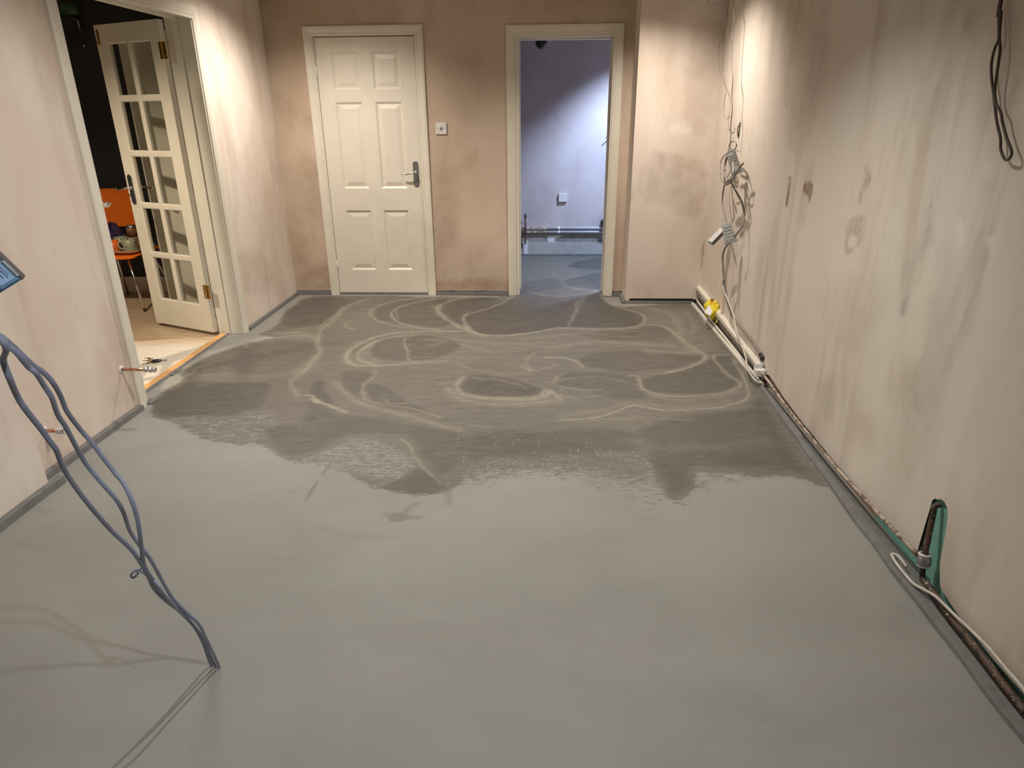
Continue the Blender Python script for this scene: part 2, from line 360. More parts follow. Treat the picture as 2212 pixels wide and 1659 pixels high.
# ------------------------------------------------------------------ walls: painted face grid + solid body behind
def wall(name, ax, pos, nsign, u0, u1, v0, v1, holes, thick, step, mat, paint=None, vis=None, bottom=None):
    """ax 0: plane x=pos with u=y; ax 1: plane y=pos with u=x; v=z. nsign: side the face looks to. vis=(ua,ub): finely gridded u-range"""
    def axis(a, b, cuts, st, vis_=None):
        if vis_:
            g = list(np.arange(a, vis_[0], .15))+list(np.arange(vis_[0], vis_[1], st))+list(np.arange(vis_[1], b, .15))
        else: g = list(np.arange(a, b, st))
        g = [q for q in g if all(abs(q-c) > st*.4 for c in cuts+[a, b])]
        return np.array(sorted(g+cuts+[a, b]))
    us = axis(u0, u1, [h[i] for h in holes for i in (0, 1) if u0 < h[i] < u1], step, vis); zs = axis(v0, v1, [h[i] for h in holes for i in (2, 3) if v0 < h[i] < v1], step)
    nu, nv = len(us), len(zs); U, V = np.meshgrid(us, zs, indexing='ij'); U = U.ravel(); V = V.ravel().copy()
    if bottom is not None:
        b = np.interp(U, bottom[0], bottom[1]); V = b+(V-v0)*(v1-b)/(v1-v0)
    co = np.zeros((len(U), 3)); co[:, ax] = pos; co[:, 1-ax] = U; co[:, 2] = V
    i, j = np.meshgrid(np.arange(nu-1), np.arange(nv-1), indexing='ij'); i = i.ravel(); j = j.ravel()
    cu = (us[i]+us[i+1])/2; cv = (zs[j]+zs[j+1])/2; keep = np.ones(len(i), bool)
    for h in holes: keep &= ~((cu > h[0]) & (cu < h[1]) & (cv > h[2]) & (cv < h[3]))
    i, j = i[keep], j[keep]; a = i*nv+j; q = np.stack([a, a+nv, a+nv+1, a+1], 1)
    if (ax == 0 and nsign < 0) or (ax == 1 and nsign > 0): q = q[:, ::-1]
    # body boxes
    mb = MB(); cs = sorted(set([u0, u1]+[h[k] for h in holes for k in (0, 1) if u0 < h[k] < u1]))
    pa, pb = sorted((pos-nsign*.0008, pos-nsign*thick))
    zb = v0 if bottom is None else float(max(bottom[1]))+.002
    for k in range(len(cs)-1):
        c = (cs[k]+cs[k+1])/2; segs = [(zb, v1)]
        for h in holes:
            if h[0] < c < h[1]:
                segs = [s2 for s_ in segs for s2 in ((s_[0], min(s_[1], h[2])), (max(s_[0], h[3]), s_[1])) if s2[1]-s2[0] > 1e-4]
        for z0_, z1_ in segs:
            if ax == 0: mb.box((pa, cs[k], z0_), (pb, cs[k+1], z1_))
            else: mb.box((cs[k], pa, z0_), (cs[k+1], pb, z1_))
    off = len(co)
    verts = np.vstack([co, np.array(mb.v)]) if mb.v else co
    loops = np.concatenate([q.ravel(), np.array(mb.f).ravel()+off]).astype(np.int32) if mb.f else q.ravel().astype(np.int32)
    me = bpy.data.meshes.new(name); me.vertices.add(len(verts)); me.vertices.foreach_set('co', verts.ravel())
    nf = len(loops)//4; me.loops.add(len(loops)); me.loops.foreach_set('vertex_index', loops)
    me.polygons.add(nf); me.polygons.foreach_set('loop_start', np.arange(nf, dtype=np.int32)*4)
    me.update(calc_edges=True); me.validate(); me.polygons.foreach_set('use_smooth', np.zeros(len(me.polygons), bool)); me.materials.append(mat)
    for nm in ('stain', 'rust'):
        A = me.attributes.new(nm, 'FLOAT', 'POINT'); arr = np.zeros(len(verts), np.float32)
        if paint is not None: arr[:off] = paint(nm, U, V)
        A.data.foreach_set('value', arr)
    o = bpy.data.objects.new(name, me); COL.objects.link(o); o['kind'] = 'structure'; return o
def painter(items, ax, pos):
    """items: (attribute, amount, soft, amp, [pixels]) traced onto the wall plane"""
    def f(nm, U, V):
        out = np.zeros(U.shape); p = Paint(U, V)
        for a, amt, soft, amp, pts in items:
            if a != nm: continue
            P = [(h[1-ax], h[2]) for h in (hit(u, v, ax, pos) for u, v in pts)]
            idx, k = p.poly(P, soft, amp, 14, 4); k = k*np.clip(.70+1.1*fbm(U[idx]*16+20, V[idx]*16+20, 8)+(1.3 if soft < .02 else .25)*fbm(U[idx]*55+9, V[idx]*40+3, 18, 3), 0, 1.3); out[idx] += amt*k
        return np.clip(out, -1, 1)
    return f
def blob(u, v, w, h, lean=0, n=8): return [(u+w*math.cos(a)+lean*math.sin(a)*-1*h, v+h*math.sin(a)) for a in [2*math.pi*i/n for i in range(n)]]

# ================================================================== THE SETTING
def A_(x, y): return (300+x/2.4578, 600+y/2.4578)      # two tracing windows on the photo
def B_(x, y): return (1000+x/2.4578, 600+y/2.4578)
def fl(pts, tr=None): return pts if tr == 'm' else [tuple(hit(*(tr(*p) if tr else p), 2, 0)[:2]) for p in pts]
def floor():
    xs = np.concatenate([np.arange(-2.40, 1.33, .0085)]); ys = np.concatenate([np.arange(-1.6, .9, .06), np.arange(.9, 2.2, .012), np.arange(2.2, 5.72, .0075), np.arange(5.72, 7.36, .013), [7.45]])
    nx, ny = len(xs), len(ys); X, Y = np.meshgrid(xs, ys, indexing='ij'); X = X.ravel(); Y = Y.ravel(); p = Paint(X, Y); n = len(X)
    wet = np.zeros(n); ridge = np.zeros(n); speck = np.zeros(n); dark = np.zeros(n); mask = np.zeros(n)
    def mpoly(pts, tr, val, soft, amp=.04, mode='max'):
        idx, k = p.poly(fl(pts, tr), soft, amp, 8, 61)
        mask[idx] = np.maximum(mask[idx], k*val) if mode == 'max' else mask[idx]*(1-k)+val*k
    def wpoly(pts, tr, val, soft, amp=.03, freq=5, seed=3, mode='max', arr=None, px=None):
        t = wet if arr is None else arr
        idx, k = p.poly(fl(pts, tr), soft, amp, freq, seed)
        t[idx] = np.maximum(t[idx], k*val) if mode == 'max' else (t[idx]*(1-k)+val*k)
    outer = [A_(*q) for q in [(60, 690), (75, 640), (150, 590), (230, 540), (235, 505), (290, 462), (390, 405), (520, 365), (640, 335), (720, 318), (640, 300), (700, 268), (745, 235), (765, 195), (830, 138), (920, 100), (1050, 96), (1500, 100), (1900, 104)]]
    outer += [B_(*q) for q in [(240, 60), (320, -20), (730, -20), (745, 80), (790, 140), (900, 150), (1080, 140), (1240, 150), (1290, 240), (1400, 330), (1560, 500), (1720, 760), (1840, 950), (1935, 1098), (1860, 1082), (1780, 1062), (1640, 1058), (1560, 1066), (1400, 1046), (1250, 1034), (1255, 1110), (1190, 1160), (1115, 1175), (1060, 1130), (1015, 1040), (960, 960), (800, 950), (500, 960), (240, 960), (60, 965)]]
    outer += [A_(*q) for q in [(1740, 1060), (1700, 1110), (1640, 1130), (1560, 1150), (1450, 1158), (1330, 1145), (1230, 1115), (1140, 1060), (1040, 1010), (930, 985), (820, 975), (760, 955), (690, 915), (620, 885), (520, 880), (430, 860), (330, 820), (250, 790), (190, 765), (90, 745)]]
    idx, k = p.poly([tuple(hit(u, v, 2, 0)[:2]) for u, v in outer], .028, .035, 7, 3); mask[idx] = k; wet[:] = .46
    # medium/lighter swirl zones inside
    def lighter(pts, tr, val, soft, amp=.03): wpoly(pts, tr, val, soft, amp, 6, 9, 'mix')
    lighter([(950, 195), (1100, 160), (1240, 170), (1290, 260), (1330, 390), (1230, 400), (1120, 340), (1040, 260)], B_, .30, .05)
    lighter([(1000, 260), (1260, 180), (1500, 140), (1300, 300), (1150, 350), (1060, 440), (960, 400)], A_, .55, .06)
    lighter([(1200, 480), (1700, 450), (2000, 470), (2212, 520), (2200, 620), (1900, 700), (1500, 640)], A_, .52, .06)
    lighter([(0, 330), (300, 300), (560, 275), (900, 300), (1200, 330), (1150, 400), (600, 400), (200, 420), (0, 400)], B_, .45, .06)
    lighter([(640, 560), (820, 500), (980, 540), (960, 640), (760, 740), (560, 830), (640, 700)], A_, .52, .05)
    lighter([(250, 790), (420, 760), (640, 720), (760, 800), (620, 880), (430, 870)], A_, .50, .04)
    lighter([(500, 760), (760, 720), (900, 690), (960, 760), (900, 800), (600, 790)], B_, .42, .05)
    # dark pours
    D = lambda pts, tr, val=1., soft=.02, amp=.02: wpoly(pts, tr, val, soft, amp, 5, 21)
    D([(8, 210), (60, 170), (160, 135), (240, 108), (310, 72), (520, 96), (735, 70), (762, 130), (850, 165), (930, 188), (962, 212), (945, 242), (895, 258), (780, 266), (650, 264), (520, 262), (430, 276), (330, 292), (200, 304), (100, 296), (40, 262)], B_, 1.0, .012, .01)
    D([(1690, 570), (1720, 522), (1800, 515), (1900, 520), (2040, 555), (2140, 592), (2130, 620), (2040, 632), (1880, 628), (1740, 615)], A_, .98, .012, .01)
    D([(945, 548), (1010, 518), (1090, 508), (1180, 480), (1270, 440), (1340, 440), (1380, 495), (1440, 535), (1455, 568), (1400, 598), (1280, 616), (1120, 615), (990, 600), (950, 575)], B_, .95, .012, .01)
    D([(250, 480), (390, 410), (540, 365), (700, 335), (850, 325), (940, 345), (955, 400), (890, 455), (800, 510), (640, 520), (480, 500), (320, 520), (260, 500)], A_, .82, .05)
    D([(70, 690), (100, 630), (220, 560), (360, 540), (520, 550), (700, 560), (700, 640), (620, 700), (450, 740), (250, 745), (90, 735)], A_, .88, .05)
    D([(750, 235), (790, 175), (880, 120), (1020, 105), (1130, 118), (1060, 170), (1000, 240), (860, 265), (780, 265)], A_, .85, .03)
    D([(1240, 180), (1330, 135), (1500, 112), (1640, 110), (1580, 150), (1590, 200), (1660, 245), (1560, 262), (1400, 240), (1270, 225)], A_, .88, .03)
    D([(1640, 115), (1900, 108), (1860, 150), (1740, 185), (1720, 220), (1740, 262), (1680, 235), (1610, 190), (1600, 155)], A_, .92, .02)
    D([(1225, 395), (1270, 335), (1380, 305), (1560, 310), (1720, 345), (1680, 390), (1560, 430), (1430, 442), (1280, 440)], A_, .95, .02)
    D([(1150, 350), (1400, 290), (1700, 290), (1400, 300), (1220, 350), (1170, 430), (1130, 420)], A_, .8, .02)
    D([(890, 620), (920, 560), (985, 545), (1000, 600), (1040, 660), (980, 660), (930, 640)], A_, .95, .02)
    D([(1080, 500), (1240, 500), (1190, 570), (1200, 640), (1120, 620), (1060, 560)], A_, .82, .03)
    D([(1200, 560), (1330, 580), (1430, 650), (1560, 720), (1400, 710), (1230, 660)], A_, .85, .03)
    D([(640, 780), (850, 760), (900, 640), (1080, 710), (1500, 770), (1800, 850), (1700, 1000), (1600, 1060), (1480, 950), (1390, 850), (1100, 850), (960, 920), (800, 960), (700, 900)], A_, .84, .06)
    D([(1330, 1090), (1490, 1010), (1620, 1080), (1600, 1130), (1450, 1145), (1250, 1115)], A_, .88, .03)
    D([(930, 790), (1200, 720), (1480, 690), (1590, 640), (1750, 900), (1860, 1060), (1700, 1030), (1500, 1020), (1250, 1015), (1230, 1110), (1120, 1160), (1050, 1090), (960, 930), (900, 840)], B_, .93, .06)
    D([(20, 830), (300, 800), (900, 800), (950, 930), (700, 940), (300, 960), (0, 980)], B_, .86, .06)
    D([(640, 410), (860, 380), (1000, 400), (1240, 410), (1260, 440), (1120, 480), (900, 500), (700, 480), (620, 470)], B_, .82, .03)
    D([(490, 570), (560, 500), (700, 500), (930, 520), (940, 580), (1000, 640), (800, 650), (640, 600)], B_, .82, .03)
    D([(1370, 470), (1340, 420), (1420, 415), (1470, 500), (1500, 600), (1470, 560)], B_, .85, .01)
    D([(980, 258), (1060, 262), (1120, 300), (1060, 330), (960, 335), (760, 335), (620, 300), (780, 275)], B_, .80, .03)
    # ridges of lighter laitance
    def R_(pts, tr, w, amt, j=.5, seed=5):
        idx, k = p.stroke(fl(pts, tr), w, j, seed); ridge[idx] = np.maximum(ridge[idx], np.clip(k*amt, 0, 1))
    A, B = A_, B_
    R_([(1230, 108), (1150, 135), (1080, 165), (1060, 200), (1000, 250), (960, 290), (945, 340), (965, 390)], A, .028, .55)
    R_([(1120, 150), (1060, 190), (990, 235), (950, 280)], A, .014, .6)
    R_([(960, 400), (900, 470), (830, 530), (808, 560), (840, 630)], A, .032, .42)
    R_([(1500, 103), (1330, 130), (1245, 162), (1225, 190), (1260, 225), (1350, 252), (1480, 268), (1580, 274)], A, .016, .50)
    R_([(1620, 108), (1450, 135), (1350, 175), (1345, 205), (1390, 240), (1482, 262), (1600, 276)], A, .013, .75)
    R_([(1720, 108), (1560, 112), (1400, 150), (1365, 180), (1375, 215)], A, .010, .45)
    R_([(1740, 106), (1650, 122), (1590, 158), (1605, 200), (1680, 250), (1750, 285), (1830, 312)], A, .022, .62)
    R_([(1990, 100), (1900, 145), (1800, 180), (1745, 195), (1725, 220), (1738, 255), (1780, 290), (1860, 308), (1990, 306), (2100, 292), (2212, 268)], A, .018, .62)
    R_([(1700, 283), (1500, 288), (1350, 296), (1230, 325), (1150, 365), (1110, 400), (1100, 435), (1140, 462), (1240, 466), (1330, 462)], A, .026, .60)
    R_([(1460, 305), (1330, 318), (1230, 350), (1170, 395), (1160, 430), (1210, 450), (1300, 466), (1460, 455), (1640, 440)], A, .020, .55)
    R_([(1420, 318), (1410, 350), (1424, 390), (1436, 432), (1480, 452)], A, .012, .55)
    R_([(1520, 325), (1620, 335), (1560, 360)], A, .03, .28)
    R_([(1720, 528), (1690, 565), (1700, 606), (1770, 632), (1900, 642), (2050, 648), (2150, 632), (2185, 600)], A, .024, .80)
    R_([(1640, 590), (1700, 640), (1830, 665), (2030, 672), (2212, 650)], A, .05, .42)
    R_([(1240, 488), (1258, 512), (1205, 560), (1182, 600), (1220, 650), (1350, 682), (1480, 702), (1600, 742)], A, .013, .45)
    R_([(888, 626), (918, 628), (925, 655), (975, 668), (1035, 688), (1100, 712)], A, .011, 1.3, .4)
    R_([(922, 645), (960, 662)], A, .022, 1.0)
    R_([(1050, 560), (1100, 620), (1200, 672), (1330, 712), (1450, 738), (1560, 772), (1700, 812)], A, .034, .34)
    R_([(1320, 645), (1330, 668), (1430, 665)], A, .012, .5)
    R_([(1395, 858), (1440, 900), (1458, 950), (1500, 1000), (1560, 1050), (1600, 1090)], A, .008, .75)
    R_([(1130, 225), (1098, 245), (1105, 265), (1150, 275)], A, .014, .45)
    R_([(575, 372), (570, 345), (640, 325), (740, 316), (860, 305), (945, 325)], A, .018, .50)
    R_([(640, 290), (760, 296), (860, 292), (950, 318)], A, .03, .35)
    R_([(235, 525), (285, 505), (300, 478), (390, 462)], A, .012, .50)
    R_([(1640, 322), (1780, 340), (1950, 350), (2212, 345)], A, .05, .25)
    R_([(2030, 465), (2080, 490)], A, .012, .6); R_([(2100, 400), (2060, 440), (2075, 480)], A, .014, .4)
    R_([(1870, 520), (1990, 555), (2060, 590)], A, .012, .35)
    R_([(0, 250), (30, 280), (100, 302), (200, 309), (330, 297), (430, 282), (520, 266), (650, 269), (800, 270), (900, 263), (950, 247), (968, 215), (940, 190), (860, 166), (790, 147), (750, 112), (735, 78)], B, .015, .72)
    R_([(500, 268), (650, 276), (800, 278), (930, 268)], B, .02, .4)
    R_([(715, 72), (640, 105), (600, 138), (606, 180), (575, 230), (560, 262)], B, .018, .50)
    R_([(640, 100), (615, 150), (580, 200)], B, .03, .28)
    R_([(940, 245), (1040, 252), (1100, 275), (1150, 320), (1200, 360), (1278, 408), (1270, 440), (1210, 470), (1140, 492), (1072, 506)], B, .020, .80)
    R_([(1000, 165), (1100, 190), (1150, 260), (1160, 330), (1230, 395)], B, .05, .40)
    R_([(1180, 180), (1225, 240), (1210, 300)], B, .03, .3)
    R_([(930, 525), (945, 560), (960, 590), (1040, 620), (1180, 630), (1320, 622), (1420, 602), (1472, 576), (1466, 548), (1420, 525), (1372, 480), (1325, 415), (1410, 408)], B, .014, .68)
    R_([(960, 612), (1100, 645), (1300, 640), (1450, 606)], B, .012, .35)
    R_([(1430, 430), (1480, 510), (1512, 590), (1512, 630), (1480, 656), (1400, 682), (1200, 700), (1060, 702), (960, 687), (900, 680), (840, 702), (760, 732), (640, 748), (520, 757)], B, .015, .72)
    R_([(520, 735), (760, 700), (900, 670), (1060, 680), (1250, 685), (1420, 660)], B, .03, .25)
    R_([(445, 424), (530, 425), (600, 445), (632, 472)], B, .018, .75)
    R_([(500, 525), (488, 560), (560, 582), (640, 596), (740, 594)], B, .013, .42)
    R_([(880, 520), (925, 522), (948, 548)], B, .014, .5)
    R_([(310, 468), (372, 492)], B, .016, .5)
    R_([(350, 74), (420, 93), (520, 100), (620, 88), (715, 68)], B, .012, .55)
    R_([(0, 610), (120, 635), (300, 640), (400, 632), (440, 600), (480, 610), (520, 650)], B, .022, .70)
    R_([(440, 590), (520, 625), (600, 640)], B, .02, .4)
    R_([(460, 372), (700, 342), (960, 352), (1110, 362)], B, .06, .35)
    R_([(960, 382), (1100, 395), (1240, 402)], B, .04, .32)
    R_([(1240, 1038), (1400, 1046), (1560, 1064)], B, .012, .35)
    R_([(920, 860), (1100, 900), (1400, 890), (1600, 870)], B, .07, .18)
    R_([(300, 330), (550, 300), (760, 300)], B, .05, .25)
    for k_ in range(26):                                                       # trowel arcs
        y0 = random.uniform(280, 820); x0 = random.uniform(-300, 900); w = random.uniform(200, 600); h = random.uniform(-30, 45)
        R_([(x0, y0), (x0+w*.33, y0+h), (x0+w*.66, y0+h*1.1), (x0+w, y0+random.uniform(-10, 10))], B, random.uniform(.008, .02), random.uniform(.12, .3), .9, 40+k_)
    # where the dry skim breaks up: dissolving edges and scattered specks
    mpoly([(-90, 880), (300, 860), (940, 860), (1010, 1000), (1060, 1090), (900, 1075), (600, 1040), (300, 1030), (0, 1060), (-100, 1040)], B, 1.0, .17)
    mpoly([(820, 985), (1000, 905), (1150, 860), (1320, 880), (1470, 1000), (1330, 1070), (1100, 1035), (950, 1000)], A, .52, .035, .03, 'mix')
    mpoly([(300, 800), (450, 755), (680, 700), (700, 750), (600, 860), (430, 850)], A, .66, .05, .05, 'mix')
    mpoly([(190, 745), (440, 740), (640, 820), (600, 880), (380, 850), (220, 790)], A, .70, .03, .05, 'mix')
    mpoly([(1240, 1030), (1450, 1045), (1640, 1062), (1500, 1085), (1280, 1070)], B, .42, .03)
    mpoly([(1080, 1100), (1270, 1060), (1300, 1110), (1180, 1190), (1100, 1190)], B, .45, .05)
    mpoly([(560, 1060), (960, 1030), (1080, 1180), (1020, 1230), (760, 1150)], B, .33, .08)
    def sp(pts, tr, val, soft): wpoly(pts, tr, val, soft, .03, 8, 31, 'max', speck)
    sp([(0, 785), (400, 785), (650, 830), (640, 880), (300, 900), (-40, 900), (-110, 840)], B, .16, .05)
    sp([(-60, 900), (300, 930), (700, 900), (960, 915), (990, 1000), (700, 980), (300, 1010), (-90, 1020)], B, .34, .05)
    sp([(60, 960), (420, 940), (900, 915), (960, 960), (600, 975), (200, 1000)], B, .55, .03)
    sp([(400, 800), (1200, 780), (1500, 900), (900, 900), (600, 780)], A, .02, .08); sp([(700, 340), (1700, 300), (1900, 800), (600, 800)], A, .006, .1)
    # dark scuffs on the dry side
    def dk(pts, tr, val, soft, amp=.02): wpoly(pts, tr, val, soft, amp, 14, 51, 'max', dark)
    dk([(1330, 1262), (1400, 1250), (1440, 1262), (1522, 1266), (1450, 1280), (1350, 1286)], A, .75, .010, .02); dk([(1345, 1288), (1480, 1282), (1482, 1285), (1350, 1293)], A, 1., .003, .002); dk([(1400, 1240), (1430, 1215), (1436, 1225), (1412, 1258)], A, .6, .006, .01)
    dk([(1290, 1262), (1310, 1245), (1330, 1262)], A, .5, .015); dk([(1410, 1235), (1450, 1200), (1500, 1195), (1460, 1215), (1425, 1245)], A, .6, .012)
    dk([(878, 1195), (905, 1130), (945, 1080), (950, 1090), (915, 1150)], A, .9, .006, .004); dk([(970, 1040), (1015, 985), (1020, 990), (980, 1045)], A, .7, .004, .003)
    dk([(800, 1130), (860, 1095), (870, 1110), (820, 1145)], A, .35, .02); dk([(632, 1058), (655, 1043), (656, 1047)], A, .8, .003, .001)
    dk([(495, 1075), (503, 1070), (503, 1076)], A, .7, .003, .001); dk([(400, 1217), (410, 1212), (412, 1217)], A, .7, .003, .001)
    dk([(1620, 1130), (1650, 1120), (1670, 1180), (1640, 1200)], A, .6, .015)
    for k_ in range(40):
        x_ = random.gauss(560, 260); y_ = random.gauss(1080, 110); l_ = random.uniform(4, 18)
        dk([(x_, y_), (x_+l_, y_-l_*.35), (x_+l_+2, y_-l_*.3), (x_+3, y_+2)], A, random.uniform(.2, .6), .003, .001)
    dk([(950, 1325), (1100, 1370), (1300, 1385), (1420, 1370), (1300, 1378), (1100, 1360)], A, .28, .02)
    dk([(940, 1268), (1000, 1275), (1010, 1290), (950, 1282)], B, .35, .012)
    for q in [(140, 1030, 60, 4), (60, 1170, 25, 2)]: pass
    for pts, v_ in [([(30, 1172), (70, 1180), (110, 1176), (70, 1186)], .35), ([(1900, 1340), (1960, 1300), (2000, 1350), (1940, 1380)], .18), ([(80, 1098), (125, 1108), (100, 1112)], .25)]: wpoly(pts, None, v_, .02, .02, 9, 5, 'max', dark)
    mpoly([(-1.5, 5.76), (2.2, 5.76), (2.2, 7.5), (-1.5, 7.5)], 'm', 1.0, .02, .0)
    # far room: two darker pours
    wpoly([(1225, 575), (1260, 562), (1310, 556), (1310, 582), (1265, 582)], None, 1.0, .02, .01)
    wpoly([(1216, 608), (1240, 600), (1310, 588), (1310, 622), (1250, 622), (1225, 615)], None, 1.0, .02, .01)
    wpoly([(1125, 612), (1200, 600), (1220, 615), (1260, 628), (1310, 626), (1310, 637), (1125, 637)], None, .8, .05, .01)
    base = (.75+.25*sst((Y-1.5)/4)); wet = np.clip(wet+.10*fbm(X*6+20, Y*10+20, 77), 0, 1)*1.0
    z = np.zeros(n)-.0; z += .0009*ridge
    q = [(i*ny+j, (i+1)*ny+j, (i+1)*ny+j+1, i*ny+j+1) for i in (0,) for j in (0,)]
    i, j = np.meshgrid(np.arange(nx-1), np.arange(ny-1), indexing='ij'); a = (i*ny+j).ravel(); f = np.stack([a, a+ny, a+ny+1, a+1], 1)
    cx = (xs[i.ravel()]+xs[i.ravel()+1])/2; cy = (ys[j.ravel()]+ys[j.ravel()+1])/2
    keep = ~((cx < -2.262) & (cy > 3.18) & (cy < 4.6)); keep &= ~((cx < -2.2) & (cy > 5.75)); f = f[keep].astype(np.int32)
    me = bpy.data.meshes.new('floor'); me.vertices.add(n); me.vertices.foreach_set('co', np.stack([X, Y, z], 1).ravel())
    me.loops.add(f.size); me.loops.foreach_set('vertex_index', f.ravel()); me.polygons.add(len(f)); me.polygons.foreach_set('loop_start', np.arange(len(f), dtype=np.int32)*4)
    me.update(calc_edges=True); me.polygons.foreach_set('use_smooth', np.ones(len(f), bool)); me.materials.append(M['screed'])
    for nm, arr in (('wet', wet), ('ridge', np.clip(ridge, 0, 1)), ('speck', speck), ('dark', dark), ('mask', mask)):
        at = me.attributes.new(nm, 'FLOAT', 'POINT'); at.data.foreach_set('value', arr.astype(np.float32))
    o = bpy.data.objects.new('floor', me); COL.objects.link(o); o['kind'] = 'structure'
floor()
S(MB().box((1.32, 5.76, -.05), (2.2, 7.45, -.0005)), 'floor', M['screed'])
S(MB().box((-2.41, -1.6, -.06), (1.33, 7.45, -.012)), 'floor', M['cement'])
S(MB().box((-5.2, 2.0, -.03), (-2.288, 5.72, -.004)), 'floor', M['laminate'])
S(MB().box((-2.62, -1.7, CEIL), (1.40, 5.75, CEIL+.05)), 'ceiling', M['ceiling'])
S(MB().box((-2.2, 5.751, CEIL), (2.35, 7.45, CEIL+.05)), 'ceiling', M['ceiling'])
S(MB().box((-5.2, 2.0, CEIL), (-2.3, 5.72, CEIL+.05)), 'ceiling', M['ceiling'])

# left wall (with the opening to the next room), far stretch and the nearer stretch that stands forward
OY0, OY1, OZ = 3.268, 4.492, 1.997
left_items = [('stain', .35, .05, .03, [(500, 560), (560, 540), (590, 600), (550, 640), (520, 620)]), ('stain', .30, .06, .04, [(585, 300), (625, 320), (620, 400), (590, 380)]),
              ('stain', -.5, .06, .05, [(470, 120), (520, 120), (545, 250), (520, 330), (490, 250)])]  # pale patch paints the ceiling spot's bright pool into the wall colour
wall('wall_left', 0, XL, 1, 2.36, YB, .0, CEIL, [(OY0-.02, OY1+.02, -1, OZ+.02)], .14, .02, M['plaster'], painter(left_items+[
    ('stain', .28, .015, .02, [(110, 535), (125, 550), (135, 560), (122, 556)]), ('stain', .35, .012, .015, [(143, 622), (152, 640), (160, 655), (176, 690), (165, 668), (150, 645)]),
    ('stain', .22, .04, .03, [(250, 740), (275, 740), (280, 780), (262, 790)]), ('stain', .25, .04, .03, [(215, 850), (255, 830), (270, 860), (240, 880)]),
    ('rust', .35, .05, .04, [(50, 930), (110, 960), (150, 980), (110, 1010), (70, 1000)])], 0, XL), vis=(2.36, 5.6))
wall('wall_left', 0, XN, 1, -1.6, 2.36, .0, CEIL, [], .22, .04, M['plaster'], painter([('stain', .3, .03, .02, [(0, 900), (12, 930), (18, 990), (4, 1010)])], 0, XN), vis=(1.2, 2.36))
# back wall with the closed door and the open doorway
DX0, DX1, DZ = -1.762, -.998, 1.990
GX0, GX1, GZ = -.212, .498, 1.965
back_items = [('rust', .45, .05, .05, [(650, 590), (715, 575), (715, 628), (650, 628)]), ('rust', .55, .03, .03, [(945, 608), (1095, 604), (1098, 628), (945, 628)]),
              ('stain', .25, .06, .06, [(650, 350), (690, 360), (700, 480), (660, 460)]), ('stain', -.35, .05, .05, [(655, 470), (700, 480), (705, 560), (665, 560)]),
              ('stain', .35, .08, .06, [(940, 380), (980, 360), (990, 520), (945, 520)]), ('stain', -.25, .06, .05, [(1010, 430), (1080, 440), (1085, 560), (1010, 560)]),
              ('stain', .3, .08, .05, [(960, 130), (1040, 120), (1050, 240), (990, 250)])]  # this dark patch paints in the dim area between the ceiling spots
zz = np.linspace(XL, .66, 90); jag = .034+.010*np.abs(fbm(zz*9+5, zz*0+3, 4))+.0*zz
wall('wall_back', 1, YB, -1, XL, .66, .03, CEIL, [(DX0-.03, DX1+.03, -1, DZ+.03), (GX0-.03, GX1+.03, -1, GZ+.03)], .125, .02, M['plaster_back'], painter(back_items, 1, YB), bottom=(zz, jag))
# the boxed-out stretch to the right of the doorway
zz = np.linspace(.656, XR, 120); jag = .022+.014*np.clip(fbm(zz*30+5, zz*0+7, 9)*3, 0, 1)
wall('wall_back', 1, YBOX, -1, .656, XR, .0, CEIL, [], .05, .015, M['plaster'], painter([
    ('stain', -.5, .012, .004, [(1448, 268), (1490, 262), (1492, 285), (1448, 288)]), ('rust', .7, .010, .01, [(1516, 540), (1527, 520), (1527, 560), (1519, 582), (1514, 578)]),
    ('rust', .35, .04, .04, [(1400, 340), (1430, 330), (1520, 360), (1510, 470), (1440, 440), (1385, 420)]), ('rust', .25, .04, .04, [(1500, 60), (1560, 60), (1530, 280), (1480, 250)]),  # second patch here makes the upper right of the box front browner
    ('rust', .4, .012, .01, [(1358, 410), (1366, 405), (1366, 430), (1360, 440)])], 1, YBOX), bottom=(zz, jag))
S(MB().box((.6755, YBOX+.051, 0), (XR, YB, CEIL)), 'wall_back', M['plaster_back'])
wall('wall_back', 0, .656, -1, YBOX+.0508, YB, .0, CEIL, [], .02, .02, M['plaster'], None)

# right wall: old painted wall with the plaster skin broken off along the pipes
S(MB().box((XR+.014, -1.6, 0), (XR+.12, YB+.12, CEIL)), 'wall_right', M['oldwall'])
prof = [(1662, 806), (1697, 859), (1734, 907), (1805, 994), (1871, 1067), (1946, 1148), (1975, 1177)]
prof2 = [(2034, 1078), (2043, 1087), (2047, 1100), (2047, 1125), (2040, 1165), (2030, 1210), (2019, 1245), (2030, 1268), (2047, 1295), (2072, 1332), (2100, 1366), (2150, 1430), (2212, 1500)]
bp = [(h[1], h[2]-.013) for h in (hit(u, v, 0, XR) for u, v in prof)]+[(h[1], h[2]) for h in (hit(u, v, 0, XR) for u, v in prof2)]
bp += [(1.938, .076), (1.9335, .12), (1.9325, .26), (1.930, .275), (1.920, .288), (1.905, .292)]
bp += [(1.3, .012), (-1.6, .01), (5.369, .146), (3.64, .094), (3.62, .06)]
bp.sort(); by, bz = np.array([q[0] for q in bp]), np.maximum(np.array([q[1] for q in bp]), .004)
yy = np.sort(np.concatenate([np.linspace(-1.6, 5.369, 400), np.linspace(1.8, 1.97, 120)])); zb_ = np.interp(yy, by, bz)+.004*fbm(yy*22+9, yy*0+2, 3)
